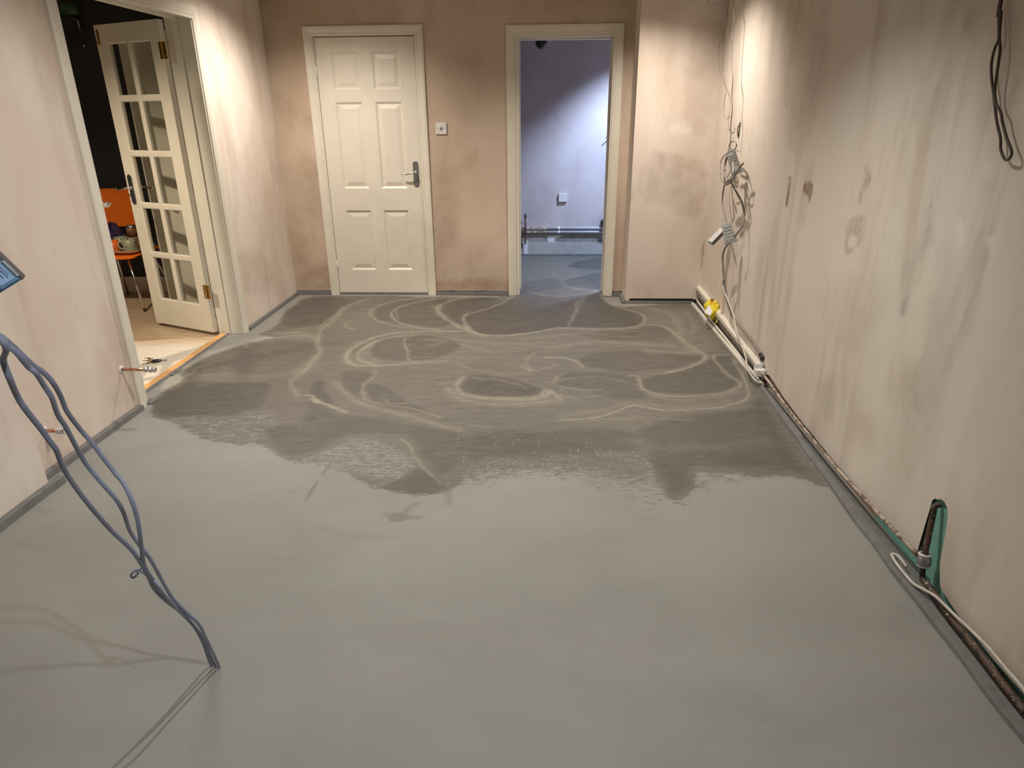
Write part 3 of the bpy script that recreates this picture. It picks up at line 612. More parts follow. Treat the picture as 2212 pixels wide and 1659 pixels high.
R_items = [('rust', .8, .006, .006, [(1703, 384), (1709, 382), (1706, 420), (1701, 444), (1697, 446), (1701, 410)]), ('stain', .5, .006, .006, [(1703, 384), (1709, 382), (1706, 420), (1701, 444), (1697, 446), (1701, 410)]),
    ('rust', .8, .007, .006, [(1738, 394), (1752, 392), (1756, 405), (1753, 425), (1749, 438), (1745, 422), (1735, 414)]), ('stain', .35, .007, .006, [(1738, 394), (1752, 392), (1756, 405), (1753, 425), (1749, 438), (1745, 422), (1735, 414)]),
    ('stain', .55, .012, .01, [(1872, 352), (1880, 370), (1882, 390), (1872, 410), (1858, 440), (1855, 425), (1864, 392), (1866, 370)]), ('rust', .4, .01, .01, [(1866, 385), (1880, 385), (1874, 405), (1862, 402)]),
    ('stain', .50, .010, .012, [(1832, 480), (1862, 468), (1872, 490), (1862, 522), (1840, 545), (1824, 540)]), ('stain', -.7, .012, .01, [(1836, 512), (1850, 512), (1848, 532), (1832, 534)]),
    ('stain', .30, .018, .015, [(2003, 450), (2012, 452), (2004, 520), (1992, 560), (1984, 560), (1994, 500)]), ('stain', .45, .006, .003, [(2016, 395), (2021, 396), (2014, 440), (2009, 442)]), ('stain', .3, .006, .003, [(2028, 385), (2032, 385), (2026, 420), (2022, 420)]),
    ('stain', .18, .02, .02, [(1952, 560), (1976, 560), (1968, 620), (1950, 680), (1938, 680), (1942, 620)]), ('stain', .7, .010, .01, [(1955, 642), (1960, 648), (1956, 676), (1946, 680), (1948, 660)]),
    ('stain', -.6, .012, .01, [(2066, 482), (2084, 480), (2080, 520), (2070, 530), (2068, 506), (2055, 500)]), ('stain', -.7, .015, .006, [(2130, 515), (2150, 510), (2158, 525), (2148, 535), (2130, 532)]), ('stain', -.5, .02, .01, [(2128, 355), (2142, 355), (2142, 375), (2130, 378)]),
    ('stain', .4, .008, .006, [(2080, 470), (2085, 470), (2084, 480), (2076, 482)]), ('stain', .16, .06, .05, [(1770, 620), (1880, 600), (1920, 640), (1860, 760), (1800, 740)]),
    ('stain', .28, .06, .05, [(1700, 0), (1790, 0), (1770, 200), (1720, 340), (1690, 200)]), ('stain', -.45, .08, .06, [(1610, 0), (1660, 0), (1650, 500), (1600, 560), (1600, 200)]),  # corner spot's bright strip and the darker falloff beside it, painted in
    ('stain', .3, .05, .04, [(1770, 830), (1810, 820), (1800, 890), (1780, 900)]), ('rust', .22, .04, .04, [(1850, 900), (1880, 880), (1890, 960), (1840, 960)]),
    ('stain', .14, .05, .05, [(1960, 560), (2030, 500), (2060, 700), (2000, 900), (1960, 800)]), ('stain', -.35, .03, .03, [(1990, 560), (2020, 560), (1990, 760), (1960, 740)]),
    ('rust', .35, .04, .03, [(2085, 30), (2098, 30), (2095, 70), (2083, 70)]), ('stain', .25, .08, .06, [(2120, 0), (2212, 0), (2212, 300), (2160, 320), (2120, 180)])]
wall('wall_right', 0, XR, -1, -1.6, 5.369, .0, CEIL, [], .0138, .010, M['plaster_right'], painter(R_items, 0, XR), vis=(1.3, 5.36), bottom=(yy, zb_))
# rear wall behind the viewer
S(MB().box((-2.3, -1.72, 0), (1.4, -1.6, CEIL)), 'wall_rear', M['cement'])
# next room on the left
S(MB().box((-5.2, 5.72, -.03), (-2.29, 5.84, CEIL)), 'wall_side', M['darkwall'])
S(MB().box((-5.3, 2.0, -.03), (-5.2, 5.84, CEIL)), 'wall_side', M['darkwall'])
S(MB().box((-5.2, 1.9, -.03), (-2.29, 2.0, CEIL)), 'wall_side', M['darkwall'])
S(MB().box((-2.31, 5.0, -.004), (-2.2835, 5.719, CEIL)), 'wall_side', M['darkwall'])
NX = float(hit(348, 557, 1, 4.93)[0])
NH = float(hit(300, 66, 1, 4.93)[2])
cb = MB(); cb.box((NX, 4.93, .0), (-2.325, 5.40, NH)); cbo = cb.build('tall_cupboard', M['white'], loc=(-2.64, 5.16, -.004), bevel=.003, label='plain white tall cupboard standing behind the glazed door', cat='cupboard')
S(MB().box((-5.19, 5.70, -.004), (-2.32, 5.7195, .135)), 'baseboard_side', M['white'])
# far room
wall('wall_far', 1, YF, -1, -1.4, 2.2, .0, CEIL, [], .1, .03, M['plaster_far'], painter([('stain', .3, .05, .05, [(1130, 420), (1190, 390), (1200, 440), (1170, 480), (1130, 470)]), ('stain', -.4, .05, .03, [(1196, 395), (1300, 370), (1305, 470), (1200, 478)])], 1, YF))
S(MB().box((-1.5, 5.755, 0), (-1.4, 7.435, CEIL)), 'wall_far', M['plaster_far'])
S(MB().box((2.2, 5.751, 0), (2.35, 7.435, CEIL)), 'wall_far', M['plaster_far'])
S(MB().box((.5605, 5.7505, 0), (2.2, 5.84, CEIL)), 'wall_far', M['plaster_far'])

# ------------------------------------------------------------------ mouldings
def architrave(name, ax, pos, ns, u0, u1, vt, w=.07, d=.018, zbot=0, mat=None):
    prof_ = [(0, 0), (0, .007), (.004, .010), (.012, .0105), (.015, .0085), (.019, .0125), (.034, .0155), (.052, .018), (w-.004, d), (w, d-.004), (w, 0)]
    prof_ = [(a*w/.07 if a not in (w, w-.004) else a, b*d/.018) for a, b in prof_]
    vs_, fs = [], []; st = [lambda t: (u0-t, zbot), lambda t: (u0-t, vt+t), lambda t: (u1+t, vt+t), lambda t: (u1+t, zbot)]; k = len(prof_)
    for s_ in st:
        for t, h in prof_:
            u, v = s_(t); c = [0, 0, v]; c[ax] = pos+ns*(h+.0002); c[1-ax] = u; vs_.append(tuple(c))
    for i in range(3):
        for j in range(k): a = i*k+j; b = i*k+(j+1) % k; fs.append((a, b, b+k, a+k))
    fs += [tuple(range(k)), tuple(range(3*k, 4*k))[::-1]]
    return S(MB().add(vs_, fs), name, mat or M['white'])
architrave('trim_1', 0, XL, 1, OY0-.018, OY1+.010, 1.987, .072, .017)
architrave('trim_2', 1, YB, -1, DX0-.012, DX1+.012, DZ+.010, .062, .017)
architrave('trim_3', 1, YB, -1, GX0-.024, GX1+.010, GZ+.018, .066, .017)
# linings
mb = MB(); xa, xb = XL-.168, XL-.0008
mb.box((xa, OY0-.0195, 0), (xb, OY0, OZ)); mb.box((xa, OY1, 0), (xb, OY1+.0195, OZ)); mb.box((xa, OY0-.0195, OZ), (xb, OY1+.0195, OZ+.0195))
mb.box((xa+.045, OY1-.012, 0), (xa+.085, OY1, OZ)); mb.box((xa+.045, OY0, 0), (xa+.085, OY0+.012, OZ)); mb.box((xa+.045, OY0+.012, OZ-.012), (xa+.085, OY1-.012, OZ))
S(mb, 'door_frame', M['white_dirty'], bevel=.0015)
mb = MB(); ya, yb = YB-.0002, YB+.127
mb.box((DX0-.0295, ya, 0), (DX0-.002, yb, DZ+.002)); mb.box((DX1+.003, ya, 0), (DX1+.0295, yb, DZ+.002)); mb.box((DX0-.0295, ya, DZ+.002), (DX1+.0295, yb, DZ+.0295)); mb.box((DX0-.002, YB+.05, 0), (DX0+.012, YB+.08, DZ)); mb.box((DX1-.012, YB+.05, 0), (DX1+.003, YB+.08, DZ)); mb.box((DX0+.012, YB+.05, DZ-.012), (DX1-.012, YB+.08, DZ+.002))
S(mb, 'door_frame', M['white'], bevel=.001)
S(MB().box((DX0-.03, YB+.10, 0), (DX1+.03, YB+.13, DZ+.03)), 'wall_back', M['black'])
mb = MB()
mb.box((GX0-.0295, ya, .0), (GX0, yb, GZ)); mb.box((GX1, ya, 0), (GX1+.0295, yb, GZ)); mb.box((GX0-.0295, ya, GZ), (GX1+.0295, yb, GZ+.0295))
mb.box((GX0, YB+.075, .035), (GX0+.012, yb, GZ)); mb.box((GX1-.012, YB+.075, .03), (GX1, yb, GZ)); mb.box((GX0+.012, YB+.075, GZ-.012), (GX1-.012, yb, GZ))
S(mb, 'door_frame', M['white_dirty'], bevel=.0015)

# panelled slab helper: slab in local x,z; face towards -y at y=0
def slab(w, h, th, panels, ring):
    mb = MB(); xs = sorted(set([0, w]+[p[k] for p in panels for k in (0, 1)])); zs = sorted(set([0, h]+[p[k] for p in panels for k in (2, 3)]))
    for sgn, y in ((1, 0), (-1, th)):
        for i in range(len(xs)-1):
            for j in range(len(zs)-1):
                cx, cz = (xs[i]+xs[i+1])/2, (zs[j]+zs[j+1])/2
                if any(p[0] < cx < p[1] and p[2] < cz < p[3] for p in panels): continue
                mb.add([(xs[i], y, zs[j]), (xs[i+1], y, zs[j]), (xs[i+1], y, zs[j+1]), (xs[i], y, zs[j+1])], [(0, 1, 2, 3)])
        for p in panels:
            prev = None
            for ins, dep in ring:
                q = [(p[0]+ins, y+sgn*dep, p[2]+ins), (p[1]-ins, y+sgn*dep, p[2]+ins), (p[1]-ins, y+sgn*dep, p[3]-ins), (p[0]+ins, y+sgn*dep, p[3]-ins)]
                if prev: mb.add(prev+q, [(k, (k+1) % 4, (k+1) % 4+4, k+4) for k in range(4)])
                prev = q
            if ring[-1][1] < th*.5: mb.add(prev, [(0, 1, 2, 3)])
    mb.add([(0, 0, 0), (w, 0, 0), (w, th, 0), (0, th, 0), (0, 0, h), (w, 0, h), (w, th, h), (0, th, h)], [(0, 1, 2, 3), (4, 5, 6, 7), (0, 3, 7, 4), (1, 2, 6, 5)])
    return mb
# door_1: the closed six-panel door
dw, dh = DX1-DX0-.002, DZ-.022
c0, c1 = .118, .118; mid = .10; pw = (dw-c0-c1-mid)/2
xsA = [(c0, c0+pw), (c0+pw+mid, dw-c1)]
zr = [(.195, .690), (.865, 1.515), (1.605, 1.868)]
pan = [(a, b, z0, z1) for a, b in xsA for z0, z1 in zr]
d1 = slab(dw, dh, .035, pan, [(0, 0), (.006, .004), (.014, .010), (.020, .010), (.050, .003), (.052, .003)])
door1 = S(d1, 'door_1', M['white']); door1.location = (DX0+.001, YB+.012, .018)
def sub(mb, name, mat, parent, off=(0, 0, 0), rotz=0, **k):
    """a part given in its parent's local space"""
    me_o = mb.build(name, mat, **k); me_o.parent = parent; me_o.location = off; me_o.rotation_euler = (0, 0, rotz); return me_o
def plate_poly(w, h):
    r = w/2; return [(r*math.cos(a), h/2-r+r*math.sin(a)*1.0) for a in np.linspace(0, math.pi, 9)]+[(-r*math.cos(a), -h/2+r-r*math.sin(a)) for a in np.linspace(0, math.pi, 9)]
def handle(parent, x, z, y0, sgn, dirx, mat='satin', lev='chrome', parent_name='door_handle'):
    """backplate with lever. sgn: -1 sticks out to -y"""
    p = MB().prism(plate_poly(.044, .20), .006*sgn, Matrix.Translation((x, y0, z))); h = sub(p, parent_name, M[mat], parent, bevel=.0015)
    l = MB(); l.tube([(x, y0+.006*sgn, z+.012), (x, y0+.040*sgn, z+.012), (x+.004*dirx, y0+.050*sgn, z+.012), (x+.03*dirx, y0+.052*sgn, z+.010), (x+.075*dirx, y0+.050*sgn, z+.002), (x+.10*dirx, y0+.046*sgn, z+.006)], .0065, 12)
    l.lathe([(.012, 0), (.012, .004), (.009, .008)], Matrix.Translation((x, y0+.006*sgn, z+.012)) @ Matrix.Rotation(math.radians(90 if sgn < 0 else -90), 4, 'X'), 16)
    l.lathe([(.0, -.009), (.007, -.006), (.009, 0), (.007, .006), (0, .009)], Matrix.Translation((x+.102*dirx, y0+.046*sgn, z+.006)), 10, False)
    sub(l, 'lever', M[lev], h); return h
handle(door1, dw-.042, .975, -.0002, -1, -1)
for z in (.20, 1.70):
    hb = MB(); hb.lathe([(.0055, 0), (.0055, .075)], Matrix.Translation((-.003, -.006, z)), 10); sub(hb, 'hinge', M['white_dirty'], door1)

# the glazed door leaves
LW, LH = .606, 1.962
st_, br_, tr_ = .098, .185, .105; bar = .026
gx = [(st_, (LW-bar)/2), ((LW+bar)/2, LW-st_)]; rh = (LH-br_-tr_-4*bar)/5; gz = [(br_+k*(rh+bar), br_+k*(rh+bar)+rh) for k in range(5)]
def leaf(name, hinge, ang, label, handles=True, mirror=False, bolt=True):
    g = slab(LW, LH, .036, [(a, b, z0, z1) for a, b in gx for z0, z1 in gz], [(0, 0), (.007, .005), (.008, .013), (.008, .0181)])
    o = S(g, name, M['white']); o.location = (hinge[0], hinge[1], .022); o.rotation_euler = (0, 0, ang)
    for a, b in gx:
        for z0, z1 in gz: sub(MB().box((a+.0085, .0165, z0+.0085), (b-.0085, .0195, z1-.0085)), 'glass_pane', M['glass'], o)
    if bolt:
        b = MB(); b.box((.012+LW-.05, -.004, LH-.115), (LW-.018, 0, LH-.025)); bo = sub(b, 'flush_bolt', M['brass'], o, bevel=.001)
        k = MB(); k.tube([(LW-.028, -.007, LH-.11), (LW-.028, -.007, LH-.03)], .0035, 8); k.box((LW-.042, -.012, LH-.105), (LW-.014, -.003, LH-.097)); sub(k, 'bolt_bar', M['brass'], bo)
    return o
hx, hy = XL-.172, OY1-.004
ang = math.atan2(4.752-hy, -2.905-hx)
# local +x runs from hinge to free edge; flip so the front (-y) looks at the viewer
door2 = leaf('door_2', (hx, hy), ang, None)
# local y axis = rot(ang) y: for ang~155deg it points away/down; put the hardware on the side that faces the main room
side = -1 if (Matrix.Rotation(ang, 3, 'Z') @ Vector((0, -1, 0))).y < 0 else 1
FY0 = 0.0 if side < 0 else .036
for ch in [c for c in door2.children if c.name.startswith('flush_bolt')]:
    if side > 0: ch.scale = (1, -1, 1); ch.location = (0, .036, 0)
handle(door2, LW-.045, .955, FY0+.0002*side, side, 1 if True else -1)
handle(door2, LW-.045, .955, .036-FY0-.0002*side, -side, -1)
for z0 in (.245, 1.745):
    h = MB(); yc = FY0; a = .022
    h.box((-.002, min(yc, yc+side*.0015), z0), (a+.006, max(yc, yc+side*.0015), z0+.095)); h.box((-.034, min(yc, yc+side*.0015), z0), (-.004, max(yc, yc+side*.0015), z0+.095))
    for k in range(5): h.lathe([(.0055, 0), (.006, .001), (.006, .017), (.0055, .018)], Matrix.Translation((-.003, yc+side*.005, z0+.0008+k*.0188)), 12)
    for zz_ in (.02, .048, .076):
        for xx_ in (.014, -.022): h.lathe([(.0045, 0), (.003, .0012)], Matrix.Translation((xx_, yc+side*.0015, z0+zz_)) @ Matrix.Rotation(math.radians(-90*side), 4, 'X'), 10)
    sub(h, 'hinge', M['brass'], door2)
ang2 = math.atan2(.938, -.345)
door3 = leaf('door_3', (hx, OY0+.006), ang2, None, bolt=False)
handle(door3, LW-.045, .955, -.0002, -1, -1)
# slight offset so the leaf stands off the jamb
# threshold and screed edge at the left opening
t = MB(); t.add([(-2.292, OY0+.003, -.003), (-2.240, OY0+.003, -.003), (-2.240, OY1-.015, -.003), (-2.292, OY1-.015, -.003), (-2.286, OY0+.003, .012), (-2.256, OY0+.003, .012), (-2.256, OY1-.015, .012), (-2.286, OY1-.015, .012)], [(0, 3, 2, 1), (4, 5, 6, 7), (0, 1, 5, 4), (1, 2, 6, 5), (2, 3, 7, 6), (3, 0, 4, 7)])
S(t, 'threshold', M['pine'])
t = MB()
pts = [(OY0+.002, .014), (3.6, .012), (3.66, .012), (3.665, .026), (3.78, .026), (3.79, .010), (OY1-.01, .008)]
for i in range(len(pts)-1):
    (y0, a), (y1, b) = pts[i], pts[i+1]
    if y1-y0 < .02: continue
    t.add([(-2.241, y0, .0005), (-2.241+a+.004, y0, .0005), (-2.241+b+.004, y1, .0005), (-2.241, y1, .0005), (-2.243, y0, .011), (-2.243+a, y0, .011), (-2.243+b, y1, .011), (-2.243, y1, .011)], [(4, 5, 6, 7), (0, 1, 5, 4), (1, 2, 6, 5), (2, 3, 7, 6), (3, 0, 4, 7)])
S(t, 'trim_4', M['foam'])

# foam perimeter strips: an upstand with a ledge, following the walls
def foam_strip(name, pts, inward, w=.024, h=.032, jit=.003, mat='foam'):
    """pts on the wall line; inward = unit vector into the room"""
    mb = MB(); P = []
    for i in range(len(pts)-1):
        a, b = Vector(pts[i]), Vector(pts[i+1]); n = max(2, int((b-a).length/.12))
        for k in range(n): P.append(a.lerp(b, k/n))
    P.append(Vector(pts[-1])); rows = []
    for i, q in enumerate(P):
        s_ = i/7; d = jit*float(fbm(np.array([q.x*5+q.y*5+50]), np.array([3.3]), 6)[0])*2; hh = h+.3*jit*math.sin(i*1.7); iw = Vector((*inward, 0))
        o_ = [q+iw*0.0003, q+iw*(w+d+.003), q+iw*(w+d), q+iw*.0003]
        z = [.0004, .0004, hh, hh+.002]; rows.append([(p_.x, p_.y, z_) for p_, z_ in zip(o_, z)])
    vs_ = [v for r in rows for v in r]; fs = []
    for i in range(len(rows)-1):
        for j in range(4): a = i*4+j; b = i*4+(j+1) % 4; fs.append((a, b, b+4, a+4))
    fs += [(0, 1, 2, 3), tuple(len(vs_)-4+k for k in range(4))[::-1]]
    return S(mb.add(vs_, fs), name, M[mat])
foam_strip('baseboard_left', [(XL, 2.36, 0), (XL, OY0-.092, 0)], (1, 0), .028, .026)
foam_strip('baseboard_left', [(XL, OY1+.084, 0), (XL, YB-.022, 0)], (1, 0), .022, .022)
foam_strip('baseboard_left', [(XN, -1.5, 0), (XN, 2.42, 0)], (1, 0), .028, .030)
foam_strip('baseboard_back', [(XL, YB, 0), (DX0-.078, YB, 0)], (0, -1), .016, .026)
foam_strip('baseboard_back', [(DX1+.078, YB, 0), (GX0-.093, YB, 0)], (0, -1), .016, .026)
S(MB().box((DX0-.001, YB+.002, .0003), (DX1+.001, YB+.045, .017)), 'trim_5', M['foam'])
foam_strip('baseboard_back', [(GX1+.080, YB, 0), (.656, YB, 0)], (0, -1), .022, .026)
foam_strip('baseboard_back', [(.656, YB-.022, 0), (.656, YBOX-.018, 0)], (-1, 0), .026, .020)
foam_strip('baseboard_back', [(.656, YBOX, 0), (XR-.055, YBOX, 0)], (0, -1), .018, .018)
S(MB().box((.69, YBOX-.0006, .0185), (XR-.05, YBOX+.012, .040)), 'trim_6', M['black'])  # black strip stands in for the shade in the gap under the plaster
foam_strip('baseboard_far', [(-1.4, YF, 0), (2.2, YF, 0)], (0, -1), .015, .022)
# the wide foam strip under the right-hand pipes
rf = [(1.252, 4.42), (1.222, 3.95), (1.207, 3.55), (1.190, 3.0), (1.180, 2.5), (1.172, 2.3), (1.169, 1.95), (1.173, 1.5), (1.176, 1.2), (1.176, -1.5)]
mb = MB(); rows = []
for i, y in enumerate(np.linspace(4.42, -1.5, 120)):
    xo = float(np.interp(-y, [-q[1] for q in rf], [q[0] for q in rf]))+.003*math.sin(i*.9)*math.sin(i*.23); h = .016+.002*math.sin(i*.5)
    inn = XR-.030 if y < 2.9 else XR-.022+.006; inn = max(inn-.012, xo+.012)
    rows.append([(XR-.001, y, .0006), (xo, y, .0006), (xo+.003, y, h*.75), (xo+.014, y, h), (inn, y, h+.003), (inn+.004, y, .002), (XR-.001, y, .002)])
k = 7; vs_ = [v for r in rows for v in r]; fs = [(i*k+j, i*k+(j+1) % k, (i+1)*k+(j+1) % k, (i+1)*k+j) for i in range(len(rows)-1) for j in range(k)]+[tuple(range(k)), tuple(len(vs_)-k+j for j in range(k))[::-1]]
S(mb.add(vs_, fs), 'baseboard_right', M['foam'])
# screed fillet under the far part of the right wall
mb = MB(); mb.add([(1.184, 5.35, .0005), (1.200, 5.35, .0005), (1.199, 5.35, .016), (1.187, 5.35, .014), (1.214, 3.75, .0005), (1.228, 3.75, .0005), (1.227, 3.75, .012), (1.216, 3.75, .010)], [(0, 1, 2, 3), (7, 6, 5, 4), (0, 3, 7, 4), (3, 2, 6, 7), (0, 4, 5, 1), (1, 5, 6, 2)])
S(mb, 'trim_7', M['white_dirty'])
S(MB().add([(XR-.0005, 5.3685, .03), (XR-.0005, 3.62, .01), (XR-.0005, 3.62, .10), (XR-.0005, 5.3685, .13), (XR+.013, 5.3685, .03), (XR+.013, 3.62, .01), (XR+.013, 3.62, .10), (XR+.013, 5.3685, .13)], [(0, 1, 2, 3), (7, 6, 5, 4), (0, 4, 5, 1), (1, 5, 6, 2), (2, 6, 7, 3), (3, 7, 4, 0)]), 'wall_right', M['cement'])
# bare cement band with torn paint at the foot of the far wall
S(MB().box((-1.39, YF-.006, .0), (2.19, YF-.0005, .245)), 'baseboard_far', M['cement'])
def onfar(pts, y=YF-.0065): return [(hit(u, v, 1, y)[0], hit(u, v, 1, y)[2]) for u, v in pts]
mb = MB(); poly = onfar([(1182, 510), (1220, 508), (1208, 512), (1196, 519), (1205, 524), (1209, 528), (1200, 533), (1184, 527)]); mb.prism(poly, -.0015, Matrix.Translation((0, YF-.0062, 0)))
poly = onfar([(1300, 508), (1310, 508), (1310, 530), (1303, 528), (1305, 520)]); mb.prism(poly, -.0015, Matrix.Translation((0, YF-.0062, 0)))
S(mb, 'baseboard_far', M['pipe_white'])
S(MB().box((-1.39, YF-.0095, .0), (2.19, YF-.0062, .150)), 'baseboard_far', M['cement_pale'])

# ================================================================== THINGS
# ---- light switch beside the closed door
sw = thing('light_switch', 'square white wall plate with two screws between the closed door and the open doorway', 'switch', (-.818, YB-.001, 1.335))
mb = MB(); mb.box((-.043, -.010, -.043), (.043, 0, .043)); mb.build('face_plate', M['pvc'], None, bevel=.003).parent = sw
for x in (-.030, .030):
    q = MB().lathe([(.0035, 0), (.003, .0012)], Matrix.Translation((x, -.010, 0)) @ Matrix.Rotation(math.radians(90), 4, 'X'), 10).build('screw', M['satin']); q.parent = sw
q = MB().lathe([(.013, 0), (.013, .0018), (.010, .0022)], Matrix.Translation((0, -.010, 0)) @ Matrix.Rotation(math.radians(90), 4, 'X'), 20).build('centre_boss', M['boxgrey']); q.parent = sw
q = MB().box((-.004, -.0135, -.010), (.004, -.0121, .010)).build('rocker', M['ink']); q.parent = sw
# ---- socket in the far room
so = thing('wall_socket', 'white plug socket on a raised back box low on the far room wall', 'socket', (.186, YF-.001, .615))
q = MB().box((-.041, -.014, -.041), (.041, -.008, .041)).build('back_box', M['pvc'], bevel=.002); q.parent = so
q = MB().box((-.043, -.008, -.043), (.043, 0, .043)).build('mounting_box', M['boxgrey']); q.parent = so
fp = MB().box((-.043, -.020, -.043), (.043, -.014, .043)).build('face_plate', M['pvc'], bevel=.002); fp.parent = so
mb = MB(); mb.box((-.002, -.0206, .006), (.002, -.0199, .015)); mb.box((-.013, -.0206, -.012), (-.007, -.0199, -.009)); mb.box((.007, -.0206, -.012), (.013, -.0199, -.009))
q = mb.build('pin_slots', M['ink']); q.parent = so
for x in (-.030, .030):
    q = MB().lathe([(.003, 0), (.0025, .001)], Matrix.Translation((x, -.020, 0)) @ Matrix.Rotation(math.radians(90), 4, 'X'), 10).build('screw', M['satin']); q.parent = so
# ---- pair of blank plates high on the boxed-out wall
for x0, lab in ((1.021, 'left one of two white blank plates high on the boxed-out wall'), (1.112, 'right one of two white blank plates high on the boxed-out wall, nearer the corner')):
    o = MB().box((0, -.022, 0), (.086, -.0005, .086)).build('blank_plate', M['pvc'], bevel=.003, label=lab, cat='wall plate', group='blank plates at the top of the boxed-out wall'); o.location = (x0, YBOX, 2.142)

# ---- far room pipework
def pipe(name, pts, r, mat, label=None, cat=None, parent=None, spline=False, n=12, group=None, flat=1):
    mb = MB().tube(pts, r, n, spline=spline, flat=flat); base = pts[0]
    return mb.build(name, M[mat], parent, loc=base if parent is None else None, label=label, cat=cat, group=group)
hp = [hit(u, v, 1, YF-.03) for u, v in ((1182, 498), (1182, 505.5))]
for k, (zz_, lab) in enumerate(((.298, 'upper of two horizontal pipes low on the far room wall, painted white to the right'), (.258, 'lower of two horizontal pipes low on the far room wall, painted white to the right'))):
    t = thing('water_pipe', lab, 'pipe', (.03, YF-.02, zz_), 'far room heating pipes')
    def loc(mb, nm, mt): o = mb.build(nm, M[mt]); o.parent = t; return o
    loc(MB().tube([(-.0, 0, 0), (2.1, 0, 0)], .0135, 12, spline=False), 'white_pipe', 'pipe_white')
    loc(MB().tube([(-1.35, 0, -.004), (-.0, 0, 0)], .011, 12, spline=False), 'bare_pipe', 'pipe_plaster')
    c = MB(); c.lathe([(.014, 0), (.018, .004), (.018, .020), (.014, .024)], Matrix.Translation((.105, 0, 0)) @ Matrix.Rotation(math.radians(90), 4, 'Y'), 14); loc(c, 'collar', 'pipe_white')
t = thing('riser_pipe', 'thin blackened vertical pipe crossing the two pipes at the left of the far room wall', 'pipe', (-.205, YF-.045, .02))
q = MB().tube([(0, 0, .12), (.002, 0, .25), (-.002, 0, .34), (0, 0, .41)], .009, 8).build('pipe', M['pipe_rust']); q.parent = t
q = MB().lathe([(.010, 0), (.016, .004), (.016, .014), (.012, .016), (.013, .03), (.009, .034)], Matrix.Translation((0, 0, .40)), 12).build('cap', M['ink']); q.parent = t
mb = MB(); mb.prism([(-.018, .0), (.022, .0), (.022, .14), (.006, .145), (.002, .11), (-.014, .09), (-.022, .04)], -.006, Matrix.Translation((0, .02, 0))); q = mb.build('loose_board_offcut', M['paper']); q.parent = None; q.location = (-.205, YF-.030, .022)
q['label'] = 'torn white scrap of board leaning at the foot of the thin black riser pipe'; q['category'] = 'board scrap'
mb = MB(); mb.prism([(0, 0), (.06, .0), (.065, .05), (.05, .08), (.06, .14), (.02, .15), (0, .14)], -.004); q = mb.build('wall_hollow', M['pipe_rust'], kind='structure'); q.location = (-.300, YF-.0062, .078)
t = thing('pipe_elbow', 'black round pipe elbow above the pipes at the right of the far doorway view', 'pipe fitting', (.62, YF-.035, .36))
q = MB().tube([(0, .03, 0), (0, -.01, 0), (.01, -.03, -.01), (.06, -.035, -.012)], .026, 14).build('elbow_body', M['black']); q.parent = t
q = MB().lathe([(.032, 0), (.032, .012), (.024, .016)], Matrix.Translation((0, .012, 0)) @ Matrix.Rotation(math.radians(90), 4, 'X'), 16).build('flange', M['dark_metal']); q.parent = t
h = hit(1311, 298, 1, 7.0)
S(MB(), 'trim_8', M['black']) if False else None
p0 = Vector(hit(1316, 299, 1, YF)); p1 = Vector(hit(1309, 297, 1, YF-.06))
MB().tube([tuple(p0), tuple((p0+p1)/2+Vector((0, 0, -.002))), tuple(p1)], .004, 8).build('wire_end', M['dark_metal'], loc=tuple(p0), label='short dark wire end poking out of the far room wall at right', cat='wire')
c = Vector(hit(1169, 92, 1, 6.6))
t = thing('ceiling_spotlight', 'black round spotlight hanging at the top of the far room', 'spotlight', (c.x, c.y, CEIL))
dz = c.z-CEIL
q = MB().lathe([(0, -.052), (.022, -.048), (.040, -.034), (.050, -.012), (.050, .010), (.040, .034), (.020, .05)], Matrix.Translation((0, 0, dz)), 24, False).build('shade', M['black']); q.parent = t
q = MB().lathe([(.034, .03), (.034, .12), (.030, .13)], Matrix.Translation((0, 0, dz)), 18).build('lamp_housing', M['dark_metal']); q.parent = t
q = MB().lathe([(.010, dz+.13), (.010, -.02), (.045, -.018), (.045, -.0005)], n=16).build('stem', M['black']); q.parent = t

# ---- copper pipe stubs on the left wall
def stub(start, L, label):
    t = thing('pipe_stub', label, 'pipe stub', start, 'copper tails on the left wall')
    X = Matrix.Rotation(math.radians(90), 4, 'Y')
    q = MB().lathe([(.0078, .0), (.0078, L*.72)], X, 12).build('copper_pipe', M['copper']); q.parent = t
    mb = MB(); mb.lathe([(.009, L*.66), (.0135, L*.67), (.0135, L*.74), (.010, L*.75), (.010, L*.80), (.0145, L*.81), (.0145, L*.87), (.010, L*.88), (.010, L*.91), (.0135, L*.92), (.0135, L), (.009, L), (.009, L*.96)], X, 12)
    mb.box((L*.77, -.004, .009), (L*.83, .004, .014)); q = mb.build('isolating_valve', M['chrome']); q.parent = t
    mb = MB(); mb.lathe([(.008, .0006), (.020, .0008), (.015, .003), (.008, .003)], X, 9); q = mb.build('pipe_collar', M['paper']); q.parent = t
s1 = hit(262, 798, 0, XL); e1 = hit(336, 799, 1, s1[1])
stub(tuple(s1), float(e1[0]-s1[0]), 'copper pipe stub with chrome valve sticking out of the wall beside the left doorway frame')
e2 = hit(138, 931, 1, 2.52); stub((XL, 2.52, float(e2[2])), float(e2[0]-XL), 'copper pipe stub with chrome valve low beside the forward corner of the left wall')

